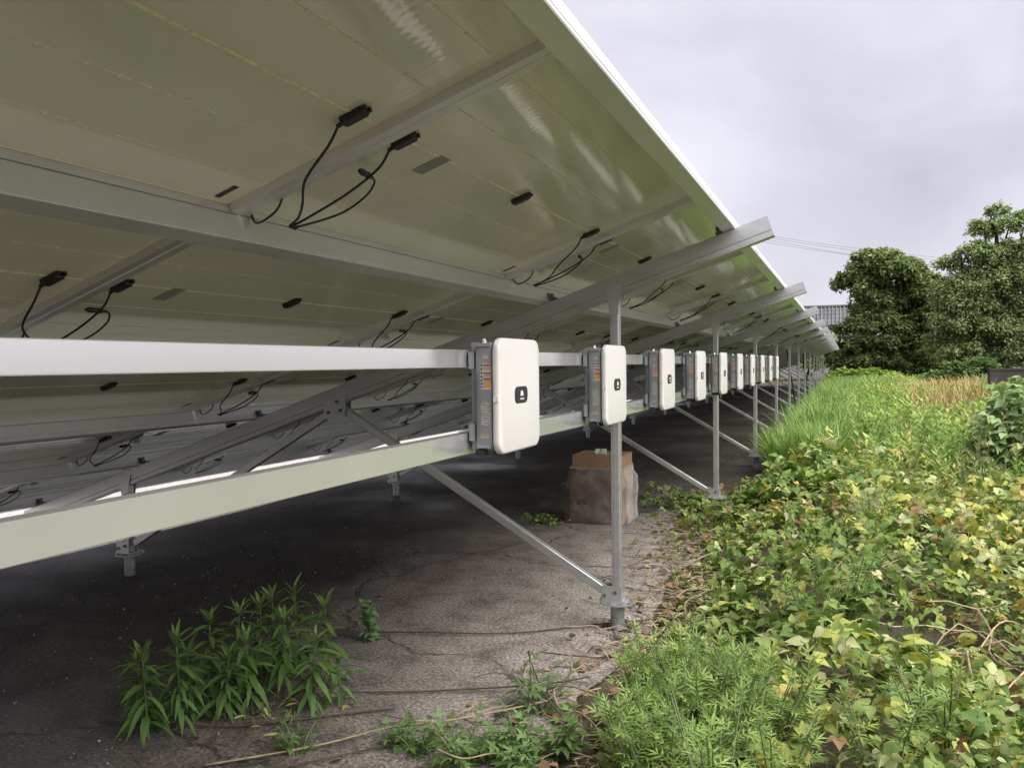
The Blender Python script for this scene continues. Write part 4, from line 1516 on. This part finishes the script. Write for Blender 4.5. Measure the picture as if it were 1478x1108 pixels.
GG = [(0.12, 0.22, 0.05), (0.19, 0.30, 0.075), (0.28, 0.37, 0.12), (0.35, 0.39, 0.16)]
grass_field('tall_grass', 'tall green grass tuft leaning beside the front posts', lambda y: -0.88 + 0 * y, lambda y: -0.05 + 0 * y, 11.0, 13.8, 3600, 0.42, 0.74, GG, [0.4, 0.4, 0.15, 0.05], 0.26, wid=1.2)
grass_field('grass_strip', 'soft bright grass strip running along the array to the trees', lambda y: -0.95 + 0 * y, lambda y: 0.02 * y + 0.7, 12.5, 52, 42000, 0.32, 0.74, GG, [0.35, 0.4, 0.2, 0.05], 0.45, wid=1.2)
grass_field('meadow_grass', 'yellow green meadow grass between the grass strip and the fence', lambda y: 0.0 * y, RIGHT, 8.5, 52, 10000, 0.25, 0.60, [(0.20, 0.30, 0.08), (0.27, 0.35, 0.10), (0.34, 0.36, 0.13), (0.13, 0.20, 0.05)], [0.4, 0.3, 0.1, 0.2], 0.5, wid=1.4)
grass_field('dry_grass', 'orange brown dry grass heads in front of the dark bushes', lambda y: 0.055 * y + 0.25, lambda y: 0.13 * y + 0.2, 17, 32, 6500, 0.62, 0.90, [(0.40, 0.28, 0.13), (0.33, 0.23, 0.11), (0.36, 0.34, 0.14)], [0.35, 0.25, 0.4], 0.35, 'dry', wid=1.5)
# broad weeds in the meadow
WEED = join_tmpl([turned(LOBE, q * 2.4, (0, 0, 0.10 + 0.9 * q / 15), 0.34 - 0.010 * q, 0.35 + 0.03 * q) for q in range(15)] + [([(-0.01, 0, -0.05), (0.01, 0, -0.05), (0.006, 0, 1), (-0.006, 0, 1)], [(0, 1, 2, 3)])])
n = 8200
X, Y = pts_in(lambda y: -0.45 + 0.03 * (y - 7), RIGHT, 6.6, 46, n)
n = len(X)
h = (0.16 + 0.34 * vnoise(X, Y, 0.8, 71) + 0.12 * vnoise(X, Y, 2.2, 73)) * RNG.uniform(0.7, 1.2, n) * np.clip(0.6 + (Y - 7) * 0.1, 0.6, 1.15)
tone = vnoise(X, Y, 0.35, 72)
wc = np.where((tone > 0.5)[:, None], pick([(0.28, 0.35, 0.10), (0.24, 0.33, 0.09), (0.37, 0.35, 0.13)], [0.5, 0.35, 0.15], n), pick([(0.15, 0.24, 0.06), (0.21, 0.30, 0.08)], [0.5, 0.5], n))
me = scatter_mesh('meadow_weeds', *WEED, np.stack([X, Y, soil_z(X, Y) + 0.04], 1), frames(RNG.uniform(0, 6.3, n), RNG.normal(0, 0.12, n), RNG.normal(0, 0.12, n)), h, wc, 'leaf')
tag(link('meadow_weeds', me), 'bright yellow green leafy weeds covering the meadow right of the array', 'weeds', kind='stuff')
# kudzu patches carried on into the meadow
n = 3000
X, Y = pts_in(lambda y: -0.95 + 0 * y, RIGHT, 10.5, 26, n)
n = len(X)
kp = vnoise(X, Y, 0.45, 81) + 0.1 * RNG.random(n) > 0.62
X, Y = X[kp], Y[kp]
n = len(X)
me = scatter_mesh('far_vines', *TRIF, np.stack([X, Y, soil_z(X, Y) + 0.18 + 0.30 * vnoise(X, Y, 1, 82) * RNG.uniform(0.5, 1.1, n)], 1), frames(RNG.uniform(0, 6.3, n), RNG.normal(-0.1, 0.4, n), RNG.normal(0, 0.4, n)), RNG.uniform(0.07, 0.12, n),
                  pick([CMID, CPALE, CYEL, CGREEN], [0.4, 0.25, 0.2, 0.15], n), 'leaf')
tag(link('meadow_vines', me), 'patches of pale kudzu leaves spread over the meadow weeds', 'vine', kind='stuff')


# kudzu heap at the right edge of the meadow
def leaf_heap(name, label, cx, cy, rx, ry, hz, n, size, pal_, w_, cat='bush', tm_=TRIF):
    a = RNG.uniform(0, 2 * math.pi, n)
    el = np.arcsin(RNG.uniform(0.0, 1.0, n))
    wob = 1 + 0.22 * (vnoise(a * 2, el * 3, 1.3, int(cx * 10) % 50 + 90) - 0.5) * 2
    rr_ = RNG.uniform(0.72, 1.05, n) * wob
    ce = np.cos(el) ** 0.6
    X, Y, Z = rx * rr_ * ce * np.cos(a), ry * rr_ * ce * np.sin(a), hz * rr_ * np.sin(el)
    az_ = np.arctan2(-X, Y) + RNG.normal(0, 0.8, n)
    rot_ = frames(az_, -0.9 * (1 - np.sin(el)) + RNG.normal(0, 0.35, n), RNG.normal(0, 0.35, n))
    root = empty(name, (cx, cy, 0.0))
    tag(root, label, cat)
    near = np.argsort(np.hypot(X + cx, Y + cy) - 0.4 * Z)[:40]
    msk = np.ones(n, bool)
    msk[near] = False
    cc = pick(pal_, w_, n)
    P = np.stack([X, Y, Z], 1)
    sz = RNG.uniform(0.75, 1.25, n) * size
    me_ = scatter_mesh('leaf_mass', *tm_, P[msk], rot_[msk], sz[msk], cc[msk], 'leaf')
    tag(link('leaf_mass', me_, root), None, None, kind='stuff')
    pm = [scatter_mesh('leaf', *tm_, np.zeros((1, 3)), np.eye(3)[None], np.ones(1), np.array([c]), 'leaf') for c in pal_]
    for i in near:
        m4 = Matrix(rot_[i].tolist()).to_4x4() @ Matrix.Scale(float(sz[i]), 4)
        m4.translation = Vector(P[i])
        link('leaf', pm[int(np.argmin([np.abs(np.array(c) - cc[i]).sum() for c in pal_]))], root, m4)
    st = MB()
    for k in range(9):
        t = 2 * math.pi * k / 9
        st.tube(spline([(0.1 * math.cos(t), 0.1 * math.sin(t), -0.05), (rx * 0.5 * math.cos(t), ry * 0.5 * math.sin(t), hz * 0.6), (rx * 0.7 * math.cos(t + 0.3), ry * 0.7 * math.sin(t + 0.3), hz * 0.75)], 5), 0.012, 5)
    tag(st.build('stems', 'stem_dry', root), None, None, kind='stuff')


leaf_heap('kudzu_heap', 'tall heap of large pale green kudzu leaves in front of the brown fence', 2.0, 10.8, 0.66, 0.8, 1.24, 1100, 0.105, [(0.22, 0.32, 0.13), (0.29, 0.39, 0.19), (0.16, 0.25, 0.08), (0.34, 0.38, 0.14)], [0.35, 0.35, 0.2, 0.1], 'vine')
PLUME = [weed_mesh('foliage', NARROW, 60, 0.55, 0.085, [(0.42, 0.38, 0.12), (0.36, 0.30, 0.10)], [0.6, 0.4], s, 'dry', branch=5, up=0.5, spread=0.10) for s in (31, 32)]
for k, (x, y, z) in enumerate([(1.70, 10.5, 0.85), (1.50, 10.3, 0.72), (1.95, 10.2, 0.95)]):
    o = empty('yellow_plume_weed', (x, y, 0))
    f, s = PLUME[k % 2]
    q = link('foliage', f, o)
    q.location.z = z - 0.25
    MB().tube([(0, 0, 0), (0, 0, z - 0.2)], 0.008, 5).build('stem', 'stem_green', o)
    tag(o, 'yellowish flowering weed standing at the kudzu heap', 'weed', 'flowering weeds at the kudzu heap')


# ------------------------------------------------------------------ trees
def at(x, y, Yd):
    """place of photograph point x, y (1478 wide) at row distance Yd"""
    a, b = x - 739, y - 554
    r = (a * cr_ + b * sr_) / F_PX
    u = -(-a * sr_ + b * cr_) / F_PX
    d = r0 * r + fw + u0 * u
    return Vector((0, 0, CAM_H)) + d * (Yd / d.y)


LEAFQ = blade([(0, 0.08), (0.45, 0.30), (1.0, 0)], 0.2, 0.2)


def tree(name, label, base, clumps, leaf, nleaf, pal_, w_, trunk_r, cat='tree', group=None, sub=26, tight=0.34, droop=0.0, limbs=True):
    base = Vector(base)
    root = empty(name, base)
    tag(root, label, cat, group)
    P, O = [], []
    vol = np.array([c[3] * c[4] * c[5] for c in clumps]) ** 0.67
    for c, share in zip(clumps, vol / vol.sum()):
        n_ = int(nleaf * share)
        cen = np.array(c[:3])
        rad = np.array(c[3:6])
        # sub-clumps over the shell of the clump give the uneven outline
        d = RNG.normal(0, 1, (sub, 3))
        d /= np.linalg.norm(d, axis=1)[:, None]
        d[:, 2] = np.where(d[:, 2] < -0.35, -d[:, 2], d[:, 2])
        sc_ = cen + d * rad * RNG.uniform(0.55, 1.08, (sub, 1))
        sr = rad.mean() * RNG.uniform(0.20, 0.58, sub)
        i = RNG.integers(0, sub, n_)
        q = RNG.normal(0, 1, (n_, 3))
        q /= np.linalg.norm(q, axis=1)[:, None]
        q[:, 2] = np.where((q[:, 2] < 0) & (RNG.random(n_) < 0.3), -q[:, 2], q[:, 2])
        P.append(sc_[i] + q * (sr[i] * RNG.random(n_) ** tight)[:, None] * np.array([1, 1, 0.75]))
        O.append(q)
    P = np.concatenate(P) - np.array(base)
    O = np.concatenate(O)
    n_ = len(P)
    az_ = np.arctan2(-O[:, 0], O[:, 1]) + RNG.normal(0, 0.9, n_)
    rot_ = frames(az_, np.arcsin(np.clip(O[:, 2], -1, 1)) * 0.3 - 0.25 - droop + RNG.normal(0, 0.45, n_), RNG.normal(0, 0.5, n_))
    cc = pick(pal_, w_, n_)
    me_ = scatter_mesh('crown', *LEAFQ, P, rot_, RNG.uniform(0.7, 1.3, n_) * leaf, cc, 'tree_leaf')
    link('crown', me_, root)
    tk = MB()
    top = max(c[2] for c in clumps) - base.z
    cxy = np.mean([c[:2] for c in clumps], axis=0) - np.array(base[:2])
    tp = spline([(0, 0, -0.2), (cxy[0] * 0.25, cxy[1] * 0.25, top * 0.35), (cxy[0] * 0.8, cxy[1] * 0.8, top * 0.9)], 8)
    tk.tube(tp, [trunk_r * (1.15 - 0.95 * i / (len(tp) - 1)) for i in range(len(tp))], 9)
    tr_o = tk.build('trunk', 'bark', root, True)
    if limbs:
        for c in clumps:
            e = Vector(c[:3]) - base
            s_i = int(len(tp) * min(0.85, max(0.2, (e.z / top) * 0.6)))
            s0_ = Vector(tp[s_i])
            md = (s0_ + e) / 2 + Vector((random.uniform(-0.2, 0.2), random.uniform(-0.2, 0.2), 0.12 * (e - s0_).length))
            sp = spline([s0_, md, e], 6)
            lb_ = MB().tube(sp, [trunk_r * (0.5 - 0.38 * i / (len(sp) - 1)) for i in range(len(sp))], 6)
            for q in range(4):
                b0 = sp[random.randint(4, len(sp) - 1)]
                b1 = b0 + Vector((random.gauss(0, 1) * c[3], random.gauss(0, 1) * c[4], abs(random.gauss(0, 1)) * c[5])) * 0.55
                lb_.tube([b0, (b0 + b1) / 2 + Vector((0, 0, 0.08)), b1], [trunk_r * 0.13, trunk_r * 0.09, trunk_r * 0.04], 5)
            lb_.build('limb', 'bark', tr_o, True)
    return root


def px_clumps(lst, Yd, depth=0.8):
    out = []
    for (x, y, rx, ry) in lst:
        p = at(x, y, Yd)
        k = (at(x + 1, y, Yd) - p).x
        kz_ = (p - at(x, y + 1, Yd)).z
        dy = random.uniform(-0.35, 0.35) * rx * k
        out.append((p.x, p.y + dy, p.z, rx * k, rx * k * depth, ry * kz_))
    return out


DARK = [(0.10, 0.15, 0.05), (0.17, 0.225, 0.08), (0.25, 0.30, 0.12), (0.31, 0.34, 0.17)]
ca = px_clumps([(1266, 382, 34, 24), (1232, 408, 32, 18), (1300, 398, 36, 24), (1338, 420, 28, 26), (1262, 430, 36, 24), (1308, 440, 40, 30), (1270, 470, 34, 26), (1318, 490, 36, 32), (1282, 512, 30, 26), (1345, 470, 28, 34), (1328, 530, 30, 22), (1250, 452, 22, 16)], 57)
tree('vine_covered_tree', 'dense dark tree smothered in vines beyond the far end of the array', (at(1300, 540, 57).x, 57, 0), ca, 0.25, 50000, DARK, [0.35, 0.35, 0.2, 0.1], 0.28, sub=30, tight=0.4)
LIGHT = [(0.22, 0.285, 0.12), (0.28, 0.345, 0.155), (0.35, 0.405, 0.21), (0.165, 0.22, 0.09)]
cb_ = px_clumps([(1440, 306, 16, 12), (1422, 335, 26, 18), (1455, 330, 22, 18), (1478, 325, 18, 20), (1405, 372, 30, 20), (1370, 385, 20, 14), (1445, 375, 32, 26), (1490, 370, 28, 30), (1392, 425, 40, 28), (1440, 430, 40, 32), (1372, 470, 30, 28), (1415, 480, 42, 32), (1465, 480, 38, 36), (1385, 515, 34, 20), (1510, 430, 36, 50), (1520, 330, 30, 34), (1545, 400, 40, 60), (1430, 525, 40, 20), (1380, 440, 34, 34), (1400, 460, 40, 40), (1460, 410, 34, 34), (1440, 460, 40, 40), (1425, 400, 34, 30), (1360, 500, 24, 30), (1475, 520, 40, 24)], 53)
tree('airy_tree', 'tall airy light green tree with sky showing through its top', (at(1447, 540, 53).x, 53, 0), cb_, 0.165, 88000, LIGHT, [0.35, 0.35, 0.15, 0.15], 0.24, sub=34, tight=0.6)
cc_ = px_clumps([(1222, 482, 22, 20), (1248, 500, 30, 26), (1218, 520, 24, 24), (1272, 508, 22, 24), (1245, 532, 36, 18), (1285, 532, 22, 18)], 55.5)
tree('round_shrub', 'rounded olive green shrub by the far end of the array, under the vine covered tree', (at(1245, 545, 55.5).x, 55.5, 0), cc_, 0.22, 15000, [(0.07, 0.11, 0.035), (0.12, 0.165, 0.06), (0.17, 0.17, 0.085)], [0.4, 0.4, 0.2], 0.12, 'shrub', sub=22)
cd_ = px_clumps([(1232, 540, 20, 7), (1258, 541, 22, 7), (1285, 546, 16, 8), (1210, 545, 14, 8)], 50)
tree('bright_bush', 'low bright yellow green bush under the olive shrub', (at(1248, 550, 50).x, 50, 0), cd_, 0.20, 5000, [(0.16, 0.24, 0.05), (0.24, 0.32, 0.08)], [0.5, 0.5], 0.05, 'shrub', limbs=False)
ce_ = px_clumps([(1352, 548, 20, 10), (1385, 538, 26, 14), (1415, 532, 22, 14), (1375, 552, 30, 10), (1335, 556, 16, 8)], 40)
tree('leafy_bush', 'mid green leafy bush beside the brown fence under the airy tree', (at(1390, 556, 40).x, 40, 0), ce_, 0.17, 8000, [(0.09, 0.15, 0.05), (0.14, 0.21, 0.07)], [0.5, 0.5], 0.06, 'shrub', limbs=False)
cf_ = px_clumps([(1300, 545, 40, 22), (1350, 525, 40, 34), (1390, 500, 40, 50), (1440, 505, 60, 50), (1500, 500, 60, 60), (1225, 530, 40, 30)], 66)
tree('background_thicket', 'dark thicket filling the gap behind the trees', (at(1360, 545, 66).x, 66, 0), cf_, 0.35, 14000, DARK, [0.5, 0.3, 0.15, 0.05], 0.2, sub=26)
# greenery across the yard behind the array's low side
rear_spots = [(-9.0, 66, 2.2), (-13, 70, 3.0), (-18, 66, 2.6), (-24, 60, 3.2), (-5.5, 68, 2.4), (-30, 52, 3.4), (-3.0, 70, 2.6)]
for i, (x, y, r_) in enumerate(rear_spots):
    cl = [(x + random.uniform(-1, 1) * r_ * 0.6, y + random.uniform(-0.5, 0.5) * r_, r_ * random.uniform(0.45, 0.9), r_ * 0.7, r_ * 0.6, r_ * 0.5) for _ in range(5)]
    tree('hedge_tree', 'green hedge tree across the yard, glimpsed between the far posts', (x, y, 0), cl, 0.36, 2600, DARK[1:], [0.4, 0.4, 0.2], 0.12, 'tree', 'hedge trees across the yard', limbs=False)
for k in range(5):
    rw = empty('sheet_fence_panel', (-16 + 2.6 * k, 62, 0))
    tag(rw, 'red brown sheet fence panel across the yard behind the posts', 'fence', 'red brown fence across the yard')
    for q in range(6):
        MB().box((-1.05 + 0.42 * q, 0.01 * (q % 2), 0.85), (0.41, 0.05, 1.6)).build('sheet', 'red_wall', rw)
    MB().box((0, 0.06, 0.85), (2.5, 0.05, 0.08)).build('cross_rail', 'galv', rw)

# brown fence right of the kudzu heap
for k in range(4):
    x0 = at(1428, 540, 24).x + 1.9 * k
    rw = empty('fence_panel', (x0 + 0.95, 24 + 0.02 * k, 0))
    tag(rw, 'dark brown steel fence panel behind the kudzu heap', 'fence', 'brown fence panels')
    for q in range(5):
        MB().box((-0.76 + 0.38 * q, 0.008 * (q % 2), 0.62), (0.376, 0.04, 1.16)).build('board', 'brown_fence', rw)
    MB().box((0, 0, 1.225), (1.9, 0.07, 0.05)).build('top_rail', 'brown_fence', rw)
    MB().box((-0.95, 0.05, 0.6), (0.06, 0.06, 1.3)).build('fence_post', 'brown_fence', rw)

# ------------------------------------------------------------------ roofed building behind the trees
BYD = 80.0
pl_ = at(1120, 442, BYD)
pr_ = at(1345, 442, BYD)
zr_ = pl_.z
bld = empty('grey_roofed_house', ((pl_.x + pr_.x) / 2, BYD + 4, 0))
tag(bld, 'long house with ribbed grey roof behind the vine covered tree', 'house')
wd = pr_.x - pl_.x
eave = zr_ - 3.4
MB().box((0, 0, eave / 2 - 0.05), (wd - 0.8, 7.4, eave)).build('wall', 'wall_plaster', bld)
for k in range(5):
    w_o = MB().box((-wd / 2 + 1.6 + k * (wd - 3.2) / 4, -3.72, eave * 0.55), (1.1, 0.08, 1.2)).build('window', 'roof_ridge', bld)
    MB().box((-wd / 2 + 1.6 + k * (wd - 3.2) / 4, -3.77, eave * 0.55), (0.96, 0.02, 1.06)).build('pane', 'window_dark', w_o)
rf = MB()
for s in (-1, 1):
    vs = [(-wd / 2, s * 4.3, eave - 0.1), (wd / 2, s * 4.3, eave - 0.1), (wd / 2, 0, zr_ - 0.1), (-wd / 2, 0, zr_ - 0.1)]
    vs2 = [(x, y, z + 0.12) for x, y, z in vs]
    rf.add(vs + vs2, [(0, 1, 2, 3), (4, 5, 6, 7), (0, 1, 5, 4), (1, 2, 6, 5), (2, 3, 7, 6), (3, 0, 4, 7)])
roof = rf.build('roof', 'roof_grey', bld)
nr = int(wd / 0.33)
for k in range(nr):
    x = -wd / 2 + 0.17 + k * 0.33
    MB().extrude(boxsec(0.10, 0.10, 0.03), (x, -4.3, eave + 0.06), (x, -0.1, zr_ + 0.05), (0, 0, 1)).build('roof_rib', 'roof_grey', roof)
for k in range(1, 9):
    t = k / 9
    MB().box((0, -4.3 + 4.3 * t, eave + 0.035 + (zr_ - eave) * t), (wd, 0.04, 0.03)).build('tile_course', 'roof_grey', roof)
MB().extrude(boxsec(0.34, 0.24, 0.05), (-wd / 2 - 0.1, 0, zr_ + 0.08), (wd / 2 + 0.1, 0, zr_ + 0.08)).build('ridge_cap', 'roof_ridge', roof)

# ------------------------------------------------------------------ overhead wires
for k, (a, b) in enumerate([((1108, 340), (1362, 376)), ((1108, 343), (1362, 380)), ((1108, 350), (1362, 388)), ((1108, 346), (1362, 391))]):
    A, B = at(a[0], a[1], 90), at(b[0], b[1], 90)
    d = B - A
    A2, B2 = A - d * 1.2, B + d * 0.8
    pts = []
    for q in range(31):
        t = q / 30
        p = A2.lerp(B2, t)
        p.z -= 1.3 * 4 * t * (1 - t) - 1.25
        pts.append(p)
    o = MB().tube(pts, 0.014, 5).build('power_line', 'cable')
    tag(o, 'thin overhead wire sagging across the cloudy sky behind the vine covered tree', 'power line', 'overhead wires')
